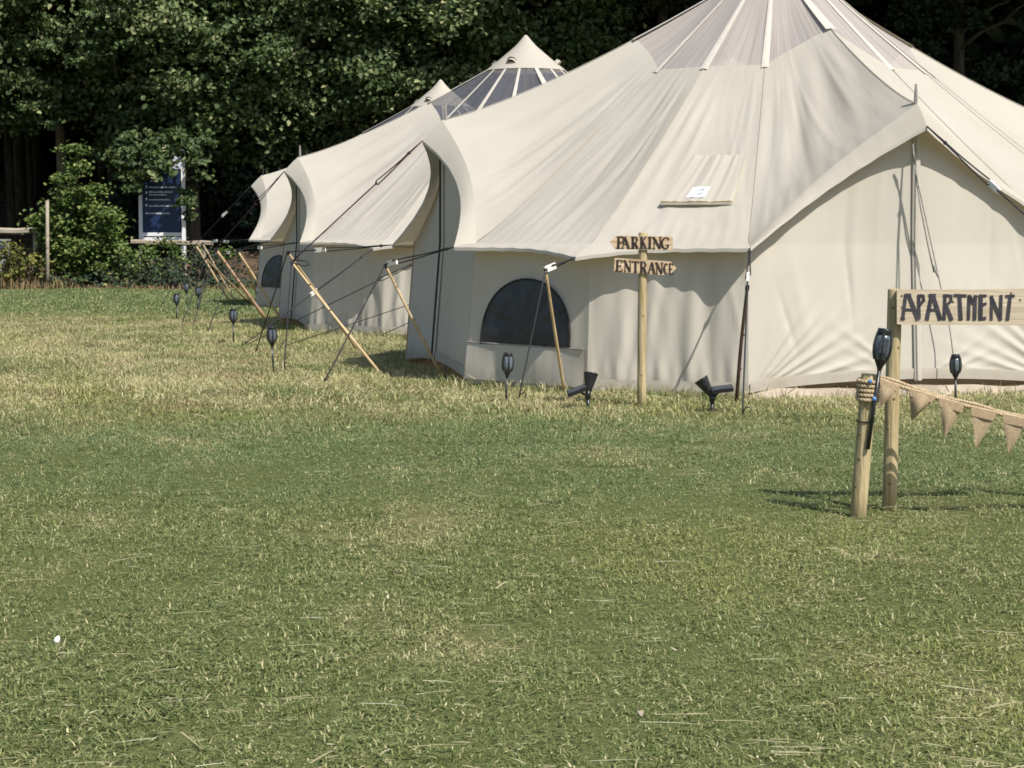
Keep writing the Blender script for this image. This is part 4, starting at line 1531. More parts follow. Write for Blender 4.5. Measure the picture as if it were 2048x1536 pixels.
# small litter
lit = ground(108, 1294)
mb = MB()
mb.lathe([(0.003, 0.012), (0.009, 0.018), (0.008, 0.028), (0.002, 0.036)], 7, Matrix.Translation(lit) @ Matrix.Rotation(0.4, 4, 'Y'))
tag(mb.build('paper_scrap', WHITEP, None, origin=lit), 'tiny white scrap on the grass at lower left', 'litter')
lit = ground(1268, 1437)
mb = MB()
mb.lathe([(0.004, 0.014), (0.010, 0.018), (0.006, 0.026), (0.002, 0.028)], 6, Matrix.Translation(lit) @ Matrix.Rotation(0.9, 4, 'Y'))
tag(mb.build('petal_scrap', SHEET, None, origin=lit), 'tiny pinkish scrap on the grass near the bottom edge', 'litter')


# ------------------------------------------------------------------ things at the edge of the wood
SG = 46.0
sb = at(322, 560, SG)
sb.z = floor_z(sb.x, SG)
sign = thing('information_board', sb, 'navy board with white text on white posts at the edge of the wood', 'sign')
for x0, x1 in ((277, 284.5), (362.5, 370)):
    a, b = at(x0, 345 if x0 < 300 else 338, SG), at(x1, 345, SG)
    top = at(x0, 335, SG).z
    zb_ = floor_z(a.x, SG) - 0.1
    MB().box(((a.x + b.x) / 2, SG, (top + zb_) / 2), (b.x - a.x, 0.09, top - zb_)).build('post', WHITEP, sign)
a, b = at(285.2, 340, SG), at(361.8, 464, SG)
MB().box(((a.x + b.x) / 2, SG - 0.015, (a.z + b.z) / 2), (b.x - a.x, 0.05, a.z - b.z)).build('panel', NAVY, sign)
a, b = at(285.2, 465, SG), at(361.8, 472, SG)
MB().box(((a.x + b.x) / 2, SG - 0.02, (a.z + b.z) / 2), (b.x - a.x, 0.06, a.z - b.z)).build('lower_rail', WHITEP, sign)
a, b = at(280, 299, SG), at(369, 338, SG)
MB().box(((a.x + b.x) / 2, SG + 0.01, (a.z + b.z) / 2), (b.x - a.x, 0.05, a.z - b.z)).build('header', PALEGREY, sign)


a, b = at(285.2, 474.5, SG), at(361.8, 484, SG)
MB().box(((a.x + b.x) / 2, SG - 0.02, (a.z + b.z) / 2), (b.x - a.x, 0.06, a.z - b.z)).build('lower_rail', WHITEP, sign)


def sg(x, y, lift=0.0):     # pixels of the enlarged view of the board
    return at(240 + x / 6.4, 290 + y / 6.4, SG - 0.045 - lift)


def text_line(x0, x1, y, h=22):
    mb = MB()
    x = x0
    q = 0
    while x < x1 - 4:
        w = random.choice((7, 9, 11, 8, 5))
        hh = h * random.choice((0.62, 0.62, 0.95, 0.7))
        if q % 6 == 5:
            x += 6
        yb = y + h / 2
        mb.add([sg(x, yb), sg(min(x + w, x1), yb), sg(min(x + w, x1), yb - hh), sg(x, yb - hh)], [(0, 1, 2, 3)])
        x += w + 3
        q += 1
    mb.build('text_line', WHITEP, sign)


for x0, x1, y in ((390, 495, 458), (372, 720, 538), (370, 665, 600), (370, 595, 634), (370, 635, 697), (370, 672, 777), (325, 635, 872)):
    text_line(x0, x1, y)
for y in (535, 612, 692, 772):
    mb = MB()
    pts = [(338 + 13 * math.cos(b), y - 6 + 13 * math.sin(b)) for b in np.linspace(0.5, -math.pi - 0.5, 10)] + [(338, y + 22)]
    mb.add([sg(x, yy) for x, yy in pts], [tuple(range(len(pts)))])
    mb.build('pin_symbol', WHITEP, sign)

# rails of the old barrier
def rail(px0, py0, px1, py1, d, h, label):
    a, b = at(px0, py0, d), at(px1, py1, d)
    root = thing('barrier_rail', ((a.x + b.x) / 2, d, floor_z(0, d)), label, 'rail')
    n = 7
    vs, fs = [], []
    for i in range(n + 1):
        f_ = i / n
        c = a.lerp(b, f_) + Vector((0, 0, 0.012 * math.sin(i * 2.3)))
        for q in range(6):
            an = math.pi / 6 + q * math.pi / 3
            vs.append(c + Vector((0, 0.06 * math.cos(an), h * 0.55 * math.sin(an) * (1 + 0.06 * math.sin(i * 3 + q)))))
    for i in range(n):
        for q in range(6):
            fs.append((i * 6 + q, i * 6 + (q + 1) % 6, i * 6 + 6 + (q + 1) % 6, i * 6 + 6 + q))
    fs += [tuple(range(6))[::-1], tuple(n * 6 + q for q in range(6))]
    MB().add(vs, fs).build('beam', RAILWOOD, root)
    for f_ in (0.12, 0.88):
        c = a.lerp(b, f_)
        MB().tube([(c.x, d + 0.08, floor_z(c.x, d) - 0.1), (c.x, d + 0.08, c.z + 0.03)], 0.05, 8).build('support', RAILWOOD, root)
    return root


rail(262, 484, 426, 487, 45.2, 0.10, 'weathered log rail in front of the navy board')
rail(-120, 462, 94, 462, 45.2, 0.13, 'weathered plank rail at the far left edge of the picture')
rail(318, 528, 372, 524, 45.0, 0.07, 'low bleached timber below the navy board')
pb = at(95, 560, 43.55)
gp = thing('pale_post', (pb.x, 43.55, 0), 'thin pale upright post beside the leafy sapling', 'post')
MB().tube([(pb.x, 43.55, -0.1), (pb.x + 0.01, 43.55, 0.8), at(94.5, 401, 43.55)], [0.04, 0.038, 0.036], 10).build('shaft', RAILWOOD, gp, smooth=True)
cb = at(2, 482, 45.6)
blk = thing('concrete_block', (cb.x, 45.6, floor_z(0, 45.6)), 'grey concrete pier under the plank rail at left', 'block')
MB().box((cb.x - 0.1, 45.6, 0.55), (0.5, 0.3, 0.95)).build('pier', CONCRETE, blk)
MB().box((cb.x - 0.1, 45.6, 1.045), (0.56, 0.36, 0.035)).build('coping', CONCRETE, blk)


# ------------------------------------------------------------------ trees
def branch(a, b, r0, r1, droop=0.15, n=5):
    a, b = Vector(a), Vector(b)
    pts, rad = [], []
    for i in range(n + 1):
        f_ = i / n
        j = Vector((random.uniform(-1, 1), random.uniform(-1, 1), random.uniform(-1, 1))) * 0.07 * (b - a).length * (0 < i < n)
        pts.append(a.lerp(b, f_) + Vector((0, 0, droop * (b - a).length * math.sin(math.pi * f_))) + j * 0.5)
        rad.append(r0 + (r1 - r0) * f_)
    return pts, rad


def make_tree(x, y, height, label, clusters, size, per, leafmat, barkmat, r=0.17, group='trees of the wood', leaf_lean=(0.2, -0.55, 0.6), name='broadleaf_tree', nbr=16):
    z0 = floor_z(x, y)
    root = thing(name, (x, y, z0), label, 'tree', group)
    lean = random.uniform(-0.25, 0.25)
    pts = [(x, y, z0 - 0.2), (x + 0.02, y, z0 + 0.25), (x + lean * 0.3, y, z0 + 2), (x + lean * 0.6, y + 0.1, z0 + 5), (x + lean, y, z0 + height * 0.65), (x + lean * 1.5, y, z0 + height * 0.95)]
    MB().tube(pts, [r * 1.5, r * 1.08, r * 0.9, r * 0.75, r * 0.45, r * 0.12], 12).build('trunk', barkmat, root, smooth=True)
    mb = MB()
    order = sorted(range(len(clusters)), key=lambda _: random.random())[:nbr]
    for i in order:
        c = Vector(clusters[i][0])
        zs = max(z0 + 1.8, min(z0 + height * 0.8, c.z - 0.5 - 0.35 * math.hypot(c.x - x, c.y - y)))
        start = (x + lean * 0.5 * (zs - z0) / 5, y, zs)
        p, rd = branch(start, c, r * 0.32, 0.012, 0.06)
        mb.tube(p, rd, 6)
        for _ in range(3):
            e = c + Vector((random.uniform(-1, 1), random.uniform(-1, 1), random.uniform(-0.6, 0.6))) * clusters[i][1]
            p2, rd2 = branch(c.lerp(Vector(start), random.uniform(0.0, 0.3)), e, 0.018, 0.005, 0.05, 3)
            mb.tube(p2, rd2, 5)
    mb.build('branches', barkmat, root, smooth=True)
    C, N, S, T = cluster_leaves(clusters, per, size, lean=leaf_lean)
    C = C - np.array([x, y, z0])
    leaf_mesh('crown', C, N, S, T, leafmat, root)
    return root


def front_clusters(x, y, half, zlo, zhi, front, n, overhang=0.0, small=True):
    out = []
    for _ in range(n):
        z = random.uniform(zlo, zhi)
        xx = x + random.uniform(-half, half)
        g = (z - zlo) / (zhi - zlo)
        fy = y - front - overhang * g
        yy = fy + abs(random.gauss(0, 0.9)) + random.uniform(-0.3, 0.6)
        r = random.uniform(0.14, 0.36) if random.random() < 0.55 else random.uniform(0.4, 0.8)
        low = max(0.0, (4.2 - z)) * 0.22  # low sprays get a darker tint that stands in for shade
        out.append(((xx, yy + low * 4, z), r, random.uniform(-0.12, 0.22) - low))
    return out


def top_clusters(x, y, half, zlo, zhi, y0, y1, n):
    return [((x + random.uniform(-half, half), random.uniform(y0, y1), random.uniform(zlo, zhi)), random.uniform(0.9, 1.6), random.uniform(-0.2, 0.05)) for _ in range(n)]


front_specs = [
    # x, y, zlo, front offset, overhang, n, label, bark
    (-15.0, 47.6, 2.6, 1.6, 1.0, 70, 'leafy tree at the very edge of the wood, outside the left of the frame', BARK),
    (-12.1, 47.4, 3.6, 1.9, 1.2, 85, 'tree with sunlit hanging leaves in the upper left corner', BARK),
    (-9.6, 49.6, 4.3, 2.6, 1.0, 80, 'tree with sunlit leaves above the sapling', BARK),
    (-7.4, 47.6, 2.9, 1.7, 1.4, 110, 'tree whose leaves hang over the top of the navy board', BARK),
    (-4.6, 47.8, 2.9, 1.3, 1.3, 120, 'dense tree between the navy board and the farthest tent', BARK),
    (-1.9, 47.9, 3.1, 1.2, 1.6, 120, 'dense tree rising behind the left slope of the middle tent roof', BARK),
    (0.2, 48.0, 3.6, 1.0, 1.8, 90, 'tree behind the pointed cap of the middle tent', BARK),
]
def forest_tree(x, y, h, lab, near, tops, size, per, bk, lm=None, skirt=()):
    root = make_tree(x, y, h, lab, near, size, per, lm or LEAF, bk, group='front row of leafy trees')
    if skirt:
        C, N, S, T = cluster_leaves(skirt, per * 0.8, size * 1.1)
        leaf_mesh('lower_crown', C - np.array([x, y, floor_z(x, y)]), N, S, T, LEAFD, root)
    C, N, S, T = cluster_leaves(tops, 60, 0.34)
    leaf_mesh('upper_crown', C - np.array([x, y, floor_z(x, y)]), N, S, T, lm or LEAF, root)
    return root


for x, y, zlo, fr, oh, n, lab, bk in front_specs:
    cl = front_clusters(x, y, 1.9, zlo, 7.4, fr, int(n * 1.5), oh)
    if abs(x + 7.4) < 0.01:      # twigs hanging over the head of the board
        for px, py in ((258, 355), (262, 372), (240, 290), (255, 270), (280, 262), (300, 285), (325, 275), (350, 262), (375, 285), (395, 320), (405, 350), (225, 305), (390, 300), (410, 280), (270, 360), (250, 345), (300, 322), (318, 330), (330, 322), (308, 308), (345, 304), (290, 300), (262, 300), (275, 320), (290, 312), (300, 330), (312, 318), (268, 345), (255, 330), (322, 305), (250, 300), (285, 345), (335, 296), (240, 320), (300, 345), (372, 400), (376, 380), (380, 430)):
            cl.append((tuple(at(px, py, 45.2 + random.uniform(-0.2, 0.3))), random.uniform(0.16, 0.3), random.uniform(-0.2, 0.15)))
    skirt = []
    if -8 < x < 0:               # skirts of foliage, leaf colour darkened as shade, reaching down behind the tents
        for _ in range(46):
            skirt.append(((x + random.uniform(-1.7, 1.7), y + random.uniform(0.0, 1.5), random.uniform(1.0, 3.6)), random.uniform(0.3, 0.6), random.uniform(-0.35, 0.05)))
    tops = top_clusters(x, y, 2.2, 7.6, 13.5, y - fr - oh + 1.2, y + 2.5, 34)
    forest_tree(x, y, 14, lab, cl, tops, 0.105, 560, bk, skirt=skirt)
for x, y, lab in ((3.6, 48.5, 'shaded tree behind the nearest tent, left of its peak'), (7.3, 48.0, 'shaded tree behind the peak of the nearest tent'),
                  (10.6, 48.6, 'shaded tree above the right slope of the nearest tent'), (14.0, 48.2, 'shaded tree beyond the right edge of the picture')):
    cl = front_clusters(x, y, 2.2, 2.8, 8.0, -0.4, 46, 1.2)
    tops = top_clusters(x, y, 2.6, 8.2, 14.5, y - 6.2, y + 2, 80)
    forest_tree(x, y, 15, lab, cl, tops, 0.13, 300, BARK, lm=LEAFD)  # darker leaf colours carry the shade on this side

# back rows, shade put into their leaf colour: two prototypes, copied
protos = []
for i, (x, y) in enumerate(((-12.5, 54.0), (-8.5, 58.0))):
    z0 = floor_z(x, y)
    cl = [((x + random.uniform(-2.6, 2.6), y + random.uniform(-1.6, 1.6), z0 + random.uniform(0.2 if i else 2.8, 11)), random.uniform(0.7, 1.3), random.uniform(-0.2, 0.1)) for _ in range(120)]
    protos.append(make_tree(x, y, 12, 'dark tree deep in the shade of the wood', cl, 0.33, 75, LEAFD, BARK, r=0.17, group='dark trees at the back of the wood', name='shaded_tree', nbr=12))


def copy_tree(o, loc, rz, sc):
    c = o.copy()
    COL.objects.link(c)
    c.location = loc
    c.rotation_euler = (0, 0, rz)
    c.scale = (sc, sc, sc)
    for ch in list(o.children):
        d = ch.copy()
        COL.objects.link(d)
        d.parent = c
    return c


for row, (yy, x0, x1, step, which) in enumerate(((53.0, -21, 22, 4.6, 0), (58.5, -24, 25, 3.3, 1), (65.0, -26, 28, 3.3, 1), (73.0, -30, 31, 3.6, 1))):
    x = x0
    while x < x1:
        xx, y2 = x + random.uniform(-0.8, 0.8), yy + random.uniform(-1.0, 1.0)
        copy_tree(protos[which], (xx, y2, floor_z(xx, y2)), random.uniform(0, 6.3), random.uniform(0.95, 1.25))
        x += step
# bare slim trunks between the front trees
for px, d_, r_, lab in ((22, 50.5, 0.10, 'slim dark trunk near the left edge of the picture'), (62, 52.0, 0.08, 'slim dark trunk left of the pale trunk'), (128, 48.6, 0.13, 'pale upright trunk rising behind the sapling'),
                        (205, 51.0, 0.09, 'slim dark trunk between the sapling and the navy board'), (420, 49.5, 0.13, 'dark trunk right of the navy board'), (1210, 50.0, 0.12, 'dark trunk left of the nearest tent peak'), (1930, 50.5, 0.14, 'dark trunk above the right slope of the nearest tent')):
    p = at(px, 500, d_)
    z0 = floor_z(p.x, d_)
    tr_ = thing('slim_tree', (p.x, d_, z0), lab, 'tree', 'slim trunks at the front of the wood')
    MB().tube([(p.x, d_, z0 - 0.2), (p.x + 0.03, d_, z0 + 0.3), (p.x - 0.05, d_, z0 + 3), (p.x + 0.1, d_ + 0.1, z0 + 6), (p.x + 0.15, d_, z0 + 10)], [r_ * 1.35, r_ * 1.05, r_ * 0.9, r_ * 0.75, r_ * 0.4], 10).build('trunk', BARK2 if px == 128 else BARK, tr_, smooth=True)
    cl = [((random.uniform(-1.2, 1.2), random.uniform(-0.8, 1.0), random.uniform(5.0, 10)), random.uniform(0.4, 0.8), random.uniform(-0.2, 0.1)) for _ in range(16)]
    C, N, S, T = cluster_leaves(cl, 160, 0.17)
    leaf_mesh('crown', C, N, S, T, LEAF, tr_)


# sapling by the pale post
def sapling():
    base = at(150, 578, 44.2)
    base.z = 0.0
    top = at(157, 296, 44.2)
    root = thing('hazel_sapling', base, 'bushy bright green sapling at the edge of the wood, left of the navy board', 'sapling')
    cl, mb = [], MB()
    stems = [(150, 300, 0.03), (130, 360, 0.02), (185, 380, 0.022), (105, 420, 0.018), (215, 430, 0.018), (165, 420, 0.02), (85, 440, 0.014), (235, 500, 0.016)]
    for px, py, r in stems:
        e = at(px, py, 44.2 + random.uniform(-0.6, 0.4))
        p, rd = branch(base + Vector((random.uniform(-0.25, 0.25), random.uniform(-0.1, 0.2), 0)), e, r, 0.006, 0.02, 7)
        mb.tube(p, rd, 6)
        for q in range(2, len(p)):
            for _ in range(3):
                d = Vector((random.uniform(-1, 1), random.uniform(-0.8, 0.4), random.uniform(-0.05, 0.3))) * 0.45 * (1.15 - q / len(p))
                mb.tube([p[q], p[q] + d * 0.5 + Vector((0, 0, 0.03)), p[q] + d], [0.006, 0.004, 0.002], 4)
                for g in (0.4, 0.8, 1.1):
                    cl.append((tuple(p[q] + d * g), random.uniform(0.12, 0.22), random.uniform(-0.05, 0.3)))
    for _ in range(18):
        px = random.uniform(75, 250)
        py = random.uniform(390 + abs(px - 160) * 0.7, 565)
        cl.append((tuple(at(px, py, 44.2 + random.uniform(-0.6, 0.5))), random.uniform(0.2, 0.34), random.uniform(-0.2, 0.25)))
    mb.build('stems', BARK, root, smooth=True)
    C, N, S, T = [], [], [], []
    for c, r, br in cl:
        k = 20 if r < 0.23 else 40
        p = rng.normal(size=(k, 3)) * r * np.array([0.75, 0.6, 0.38])
        C.append(p + np.array(c) - np.array(base))
        N.append(np.array([0.1, -0.35, 0.9]) + rng.normal(scale=0.4, size=(k, 3)))
        S.append(rng.uniform(0.055, 0.10, size=k))
        T.append(np.clip(rng.normal(0.5 + br, 0.2, size=k), 0, 1))
    leaf_mesh('foliage', np.concatenate(C), np.concatenate(N), np.concatenate(S), np.concatenate(T), LEAFB, root)


sapling()


def small_bush(px, py, w, h, label, material, name='low_bush', size=0.07, d=44.0, n=26):
    base = at(px, py, d)
    base.z = floor_z(base.x, d)
    root = thing(name, base, label, 'bush')
    cl = []
    mb = MB()
    for _ in range(n):
        c = Vector((random.gauss(0, 0.35) * w, random.uniform(-0.3, 0.3), random.uniform(0.1, 1.0) ** 0.8 * h))
        cl.append((tuple(c), random.uniform(0.13, 0.25), random.uniform(-0.15, 0.25)))
        mb.tube([base + Vector((c.x * 0.4, c.y * 0.5, -0.05)), base + Vector((c.x * 0.8, c.y, c.z * 0.6)), base + c], [0.008, 0.006, 0.003], 5)
    mb.build('stems', BARK, root)
    C, N, S, T = cluster_leaves(cl, 420, size, flat=0.8, lean=(0.1, -0.4, 0.8))
    leaf_mesh('foliage', C, N, S, T, material, root)


small_bush(45, 575, 1.1, 1.0, 'yellowing bramble bush below the plank rail at left', LEAFY, 'bramble_bush')
small_bush(-20, 575, 1.0, 0.9, 'yellowing bramble bush cut by the left edge of the picture', LEAFY, 'bramble_bush')
small_bush(322, 572, 0.7, 1.0, 'dull green weeds below the navy board', LEAFB, 'weed_clump', d=44.6, n=16)
small_bush(265, 575, 0.6, 0.8, 'dark weeds between the sapling and the navy board', LEAF, 'weed_clump', d=44.4, n=14)
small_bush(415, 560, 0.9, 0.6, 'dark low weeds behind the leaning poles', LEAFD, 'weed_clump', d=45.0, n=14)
small_bush(440, 460, 0.6, 0.5, 'small leafy twig tuft lit beside the farthest tent', LEAFB, 'weed_clump', d=46.5, n=8)


# dry grass fringe along the wood
def blade_cloud(name, base, heading, lean, length, width, tint, material, dry=None, curve=0.5, as_object=True):
    """simple bent blades: 5 vertices, 2 faces (quad + tip)"""
    n = len(base)
    d = np.stack([np.cos(heading), np.sin(heading), np.zeros(n)], -1)
    sd_ = np.stack([-np.sin(heading), np.cos(heading), np.zeros(n)], -1)
    up = np.array([0, 0, 1.0])
    L, Wd = length[:, None], width[:, None]
    l1 = lean[:, None]
    dir1 = d * np.sin(l1) + up * np.cos(l1)
    l2 = np.clip(l1 + curve * (0.4 + 1.2 * rng.random((n, 1))), 0, 1.75)
    dir2 = d * np.sin(l2) + up * np.cos(l2)
    m = base + dir1 * L * 0.5
    t = m + dir2 * L * 0.5
    v = np.empty((n, 5, 3))
    v[:, 0] = base - sd_ * Wd * 0.5
    v[:, 1] = base + sd_ * Wd * 0.5
    v[:, 2] = m + sd_ * Wd * 0.45
    v[:, 3] = m - sd_ * Wd * 0.45
    v[:, 4] = t
    b = np.arange(n)[:, None] * 5
    loops = np.concatenate([b + np.array([0, 1, 2, 3]), b + np.array([3, 2, 4])], 1).reshape(-1)
    me = bpy.data.meshes.new(name)
    me.vertices.add(n * 5)
    me.vertices.foreach_set('co', v.astype(np.float32).ravel())
    me.loops.add(n * 7)
    me.loops.foreach_set('vertex_index', loops.astype(np.int32))
    me.polygons.add(n * 2)
    st = (np.arange(n)[:, None] * 7 + np.array([0, 4])).reshape(-1)
    me.polygons.foreach_set('loop_start', st.astype(np.int32))
    me.polygons.foreach_set('loop_total', np.tile(np.array([4, 3]), n).astype(np.int32))
    me.materials.append(material)
    a = me.attributes.new('tint', 'FLOAT', 'FACE')
    a.data.foreach_set('value', np.repeat(tint, 2).astype(np.float32))
    if dry is not None:
        a = me.attributes.new('dry', 'FLOAT', 'FACE')
        a.data.foreach_set('value', np.repeat(dry, 2).astype(np.float32))
    me.update()
    me.validate()
    return me


n = 9000
bx_ = rng.uniform(-17, 17, n)
by_ = 43.2 + np.abs(rng.normal(0, 0.45, n))
hl = np.where(bx_ < -9.3, 0.30, 0.13) * rng.uniform(0.4, 1.3, n)
me = blade_cloud('dry_grass_fringe', np.stack([bx_, by_, np.zeros(n)], -1), rng.uniform(0, 6.28, n), np.abs(rng.normal(0.25, 0.25, n)), hl, rng.uniform(0.006, 0.014, n), rng.uniform(0, 1, n), DRYGRASS)
o = bpy.data.objects.new('dry_grass_fringe', me)
COL.objects.link(o)
tag(o, 'fringe of tall dry grass where the lawn meets the wood', 'grass', kind='stuff')

# ------------------------------------------------------------------ lawn blades (instanced clumps)
clumps = bpy.data.collections.new('lawn_clumps')


def clump(radius, n, lmin, lmax, wmin, wmax, lay):
    ang, rad = rng.uniform(0, 6.28, n), radius * np.sqrt(rng.random(n))
    base = np.stack([rad * np.cos(ang), rad * np.sin(ang), np.full(n, -0.006)], -1)
    lean = np.clip(np.abs(rng.normal(lay, 0.40, n)), 0, 1.45)
    nl = rng.random(n) < 0.10
    lean[nl] = rng.uniform(1.3, 1.56, nl.sum())
    base[nl, 2] = rng.uniform(0.004, 0.022, nl.sum())
    me = blade_cloud('lawn_clump', base, rng.uniform(0, 6.28, n), lean, rng.uniform(lmin, lmax, n), rng.uniform(wmin, wmax, n), rng.random(n), BLADE, dry=rng.random(n), curve=0.7)
    o = bpy.data.objects.new('lawn_clump', me)
    clumps.objects.link(o)


for i in range(6):
    clump(0.30, (3600, 3400, 2300, 3500, 1900, 3000)[i], 0.012, 0.037, 0.0022, 0.0044, 1.15)        # near, short mown
for i in range(6):
    clump(0.40, (2300, 2100, 1500, 2200, 1300, 2000)[i], 0.030, 0.085, 0.0038, 0.0075, 1.05)       # mid, longer and tousled
for i in range(4):
    clump(0.60, 1700, 0.035, 0.075, 0.008, 0.013, 0.65)        # far

pts, idx, scl = [], [], []


def inside_tent(x, y, shrink=0.0):
    m = np.zeros_like(x, bool)
    for (cx, cy), rz in ((C1, R1), (C2, R2), (C3, R3)):
        dx, dy = x - cx, y - cy
        c, s = math.cos(-rz), math.sin(-rz)
        lx, ly = np.abs(dx * c - dy * s), np.abs(dx * s + dy * c)
        m |= (lx < 2.98 - shrink) & (ly < 2.98 - shrink) & (lx + ly < 4.55 - 1.4 * shrink)
    return m


def scatter(y0, y1, rad, lo, hi):
    half = lambda yy: 0.27 * yy + 1.6
    st = rad * 1.12
    gx, gy = np.meshgrid(np.arange(-half(y1), half(y1), st), np.arange(y0, y1, st))
    x = gx.ravel() + rng.uniform(-0.2, 0.2, gx.size) * rad
    y = gy.ravel() + rng.uniform(-0.2, 0.2, gx.size) * rad
    ok = (np.abs(x) < half(y)) & ~inside_tent(x, y, 0.35)
    x, y = x[ok], y[ok]
    pts.append(np.stack([x, y, np.zeros_like(x)], -1))
    idx.append(rng.integers(lo, hi, len(x)))
    scl.append(rng.uniform(0.9, 1.15, len(x)) * (1.0 + 0.14 * np.sin(x * 1.9 + 0.7 * y) * np.sin(y * 1.3 - x)))


scatter(3.9, 8.2, 0.30, 0, 6)
scatter(8.2, 13.8, 0.34, 0, 6)
scatter(11.4, 22.0, 0.40, 6, 12)
scatter(22.0, 31.0, 0.46, 6, 12)
scatter(30.6, 44.0, 0.60, 12, 16)
PTS, IDX, SCL = np.concatenate(pts), np.concatenate(idx), np.concatenate(scl)
SCL *= np.where((IDX >= 6) & (IDX < 12), np.clip((PTS[:, 1] - 9.2) / 5.0, 0.45, 1.0), 1.0)       # the grass grows longer towards the tents
# follow the ground's gentle swell
PTS[:, 2] = 0.012 * np.sin(PTS[:, 0] * 1.7 + 0.6 * PTS[:, 1]) * np.sin(PTS[:, 1] * 1.1 + 1.0) + 0.008 * np.sin(PTS[:, 0] * 4.1 - PTS[:, 1] * 2.3) - 0.012
me = bpy.data.meshes.new('lawn_grass')
me.vertices.add(len(PTS))
me.vertices.foreach_set('co', PTS.astype(np.float32).ravel())
a = me.attributes.new('pick', 'INT', 'POINT')
a.data.foreach_set('value', IDX.astype(np.int32))
a = me.attributes.new('size', 'FLOAT', 'POINT')
a.data.foreach_set('value', SCL.astype(np.float32))
a = me.attributes.new('turn', 'FLOAT_VECTOR', 'POINT')
tv = np.zeros((len(PTS), 3))
tv[:, 2] = rng.uniform(0, 6.28, len(PTS))
a.data.foreach_set('vector', tv.astype(np.float32).ravel())
me.update()
lawn = bpy.data.objects.new('lawn_grass', me)
COL.objects.link(lawn)
tag(lawn, 'short mown grass covering the lawn', 'grass', kind='stuff')
ng = bpy.data.node_groups.new('lawn_scatter', 'GeometryNodeTree')
ng.interface.new_socket('Geometry', in_out='INPUT', socket_type='NodeSocketGeometry')
ng.interface.new_socket('Geometry', in_out='OUTPUT', socket_type='NodeSocketGeometry')
gi, go = ng.nodes.new('NodeGroupInput'), ng.nodes.new('NodeGroupOutput')
ci = ng.nodes.new('GeometryNodeCollectionInfo')
ci.inputs['Collection'].default_value = clumps
ci.inputs['Separate Children'].default_value = True
ci.inputs['Reset Children'].default_value = True
iop = ng.nodes.new('GeometryNodeInstanceOnPoints')
iop.inputs['Pick Instance'].default_value = True


def named(nm, dt):
    q = ng.nodes.new('GeometryNodeInputNamedAttribute')
    q.data_type = dt
    q.inputs['Name'].default_value = nm
    return q.outputs['Attribute']


ng.links.new(gi.outputs[0], iop.inputs['Points'])
ng.links.new(ci.outputs[0], iop.inputs['Instance'])
ng.links.new(named('pick', 'INT'), iop.inputs['Instance Index'])
ng.links.new(named('turn', 'FLOAT_VECTOR'), iop.inputs['Rotation'])
ng.links.new(named('size', 'FLOAT'), iop.inputs['Scale'])
ng.links.new(iop.outputs['Instances'], go.inputs[0])
md = lawn.modifiers.new('scatter', 'NODES')
md.node_group = ng

# cut straw lying about
n = 850
yy = 4.4 + 12 * rng.random(n) ** 1.5
xx = rng.uniform(-1, 1, n) * (0.27 * yy + 0.8)
hd = np.where(rng.random(n) < 0.65, rng.normal(0, 0.22, n), rng.uniform(0, 6.28, n))
me = blade_cloud('cut_straw', np.stack([xx, yy, rng.uniform(0.028, 0.042, n)], -1), hd, rng.uniform(1.48, 1.6, n), np.where(rng.random(n) < 0.3, rng.uniform(0.08, 0.22, n), rng.uniform(0.02, 0.08, n)), rng.uniform(0.003, 0.0075, n), rng.random(n), STRAW, curve=0.06)
o = bpy.data.objects.new('cut_straw', me)
COL.objects.link(o)
tag(o, 'pale cut straw lying loose on the lawn', 'straw', kind='stuff')
n = 12000
yy = rng.uniform(13.0, 30, n)
xx = rng.uniform(-1, 1, n) * (0.27 * yy + 0.8)
keep = ~inside_tent(xx, yy) & (np.sin(xx * 1.9 + yy * 0.7) + np.sin(yy * 1.3 - xx) + rng.normal(0, 0.6, n) > 0.2)
xx, yy = xx[keep], yy[keep]
n = len(xx)
me = blade_cloud('hay_wisps', np.stack([xx, yy, rng.uniform(0.03, 0.07, n)], -1), rng.uniform(0, 6.28, n), rng.uniform(1.2, 1.65, n), rng.uniform(0.06, 0.26, n), rng.uniform(0.004, 0.009, n), rng.random(n), HAY, curve=0.3)
o = bpy.data.objects.new('hay_wisps', me)
COL.objects.link(o)
tag(o, 'loose dry hay wisps on the bleached grass by the tents', 'hay', kind='stuff')

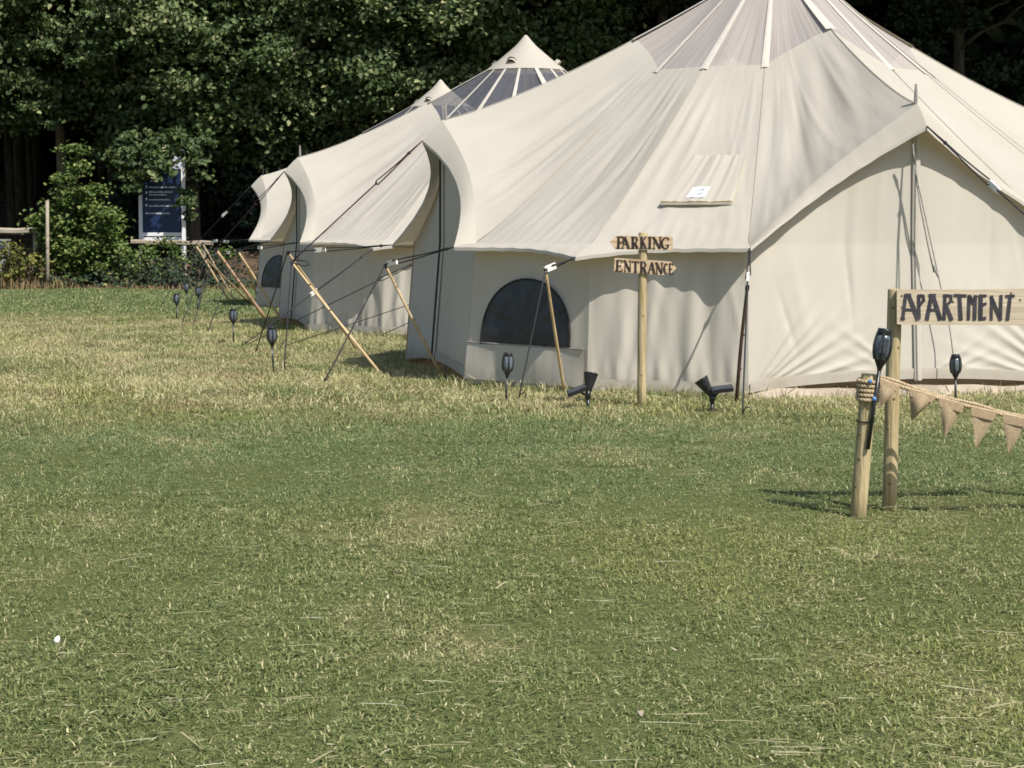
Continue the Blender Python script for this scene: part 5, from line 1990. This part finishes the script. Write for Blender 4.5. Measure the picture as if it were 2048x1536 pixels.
# longer grass left by the mower along the tent walls
base_ = []
for (cx, cy), rz, cnt in ((C1, R1, 5200), (C2, R2, 3600), (C3, R3, 2000)):
    ring = []
    for k in range(4):
        ring += [corner(k, -1, 0, 0.14), corner(k, 1, 0, 0.14), midcorner(k, 0, 0.13)]
    ring = np.array([rot2(p, rz) for p in ring])
    m_ = len(ring)
    seg_ = rng.integers(0, m_, cnt)
    t_ = rng.random(cnt)[:, None]
    p = ring[seg_] * (1 - t_) + ring[(seg_ + 1) % m_] * t_
    p = p + rng.normal(0, 0.05, (cnt, 3)) * np.array([1, 1, 0]) + np.array([cx, cy, 0])
    dirs = p - np.array([cx, cy, 0])
    p += dirs / np.linalg.norm(dirs, axis=1, keepdims=True) * np.abs(rng.normal(0.03, 0.05, (cnt, 1)))
    base_.append(p)
base_ = np.concatenate(base_)
base_[:, 2] = -0.01
n = len(base_)
tuft = 0.55 + 0.45 * np.sin(base_[:, 0] * 9) * np.sin(base_[:, 1] * 7 + 1)
me = blade_cloud('tent_edge_grass', base_, rng.uniform(0, 6.28, n), np.abs(rng.normal(0.35, 0.3, n)), rng.uniform(0.05, 0.13, n) * (0.5 + tuft * 0.7), rng.uniform(0.004, 0.007, n), rng.random(n), BLADE, dry=rng.random(n) * 1.3, curve=0.6)
o = bpy.data.objects.new('tent_edge_grass', me)
COL.objects.link(o)
tag(o, 'longer unmown grass along the foot of the tent walls', 'grass', kind='stuff')

# undergrowth on the bank at the edge of the wood
n = 20000
ux = rng.uniform(-17, 17, n)
uy = 43.5 + np.abs(rng.normal(0, 1.1, n))
hgt = 0.12 + 0.55 * np.clip(0.35 + 0.5 * np.sin(ux * 2.3) * np.sin(ux * 0.83 + 1) + 0.3 * np.sin(ux * 5.1 + 2), 0, 1)
uz = 2.9 * (np.clip((uy - 44.0) / 13, 0, 1)) ** 1.3 + rng.random(n) ** 1.4 * hgt
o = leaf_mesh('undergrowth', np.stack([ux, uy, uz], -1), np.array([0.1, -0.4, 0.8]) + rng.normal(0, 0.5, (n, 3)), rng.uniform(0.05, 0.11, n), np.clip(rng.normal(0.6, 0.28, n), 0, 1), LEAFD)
tag(o, 'low nettles and weeds along the edge of the wood', 'undergrowth', kind='stuff')

for ob in bpy.data.objects:
    if '_abs' in ob:
        del ob['_abs']
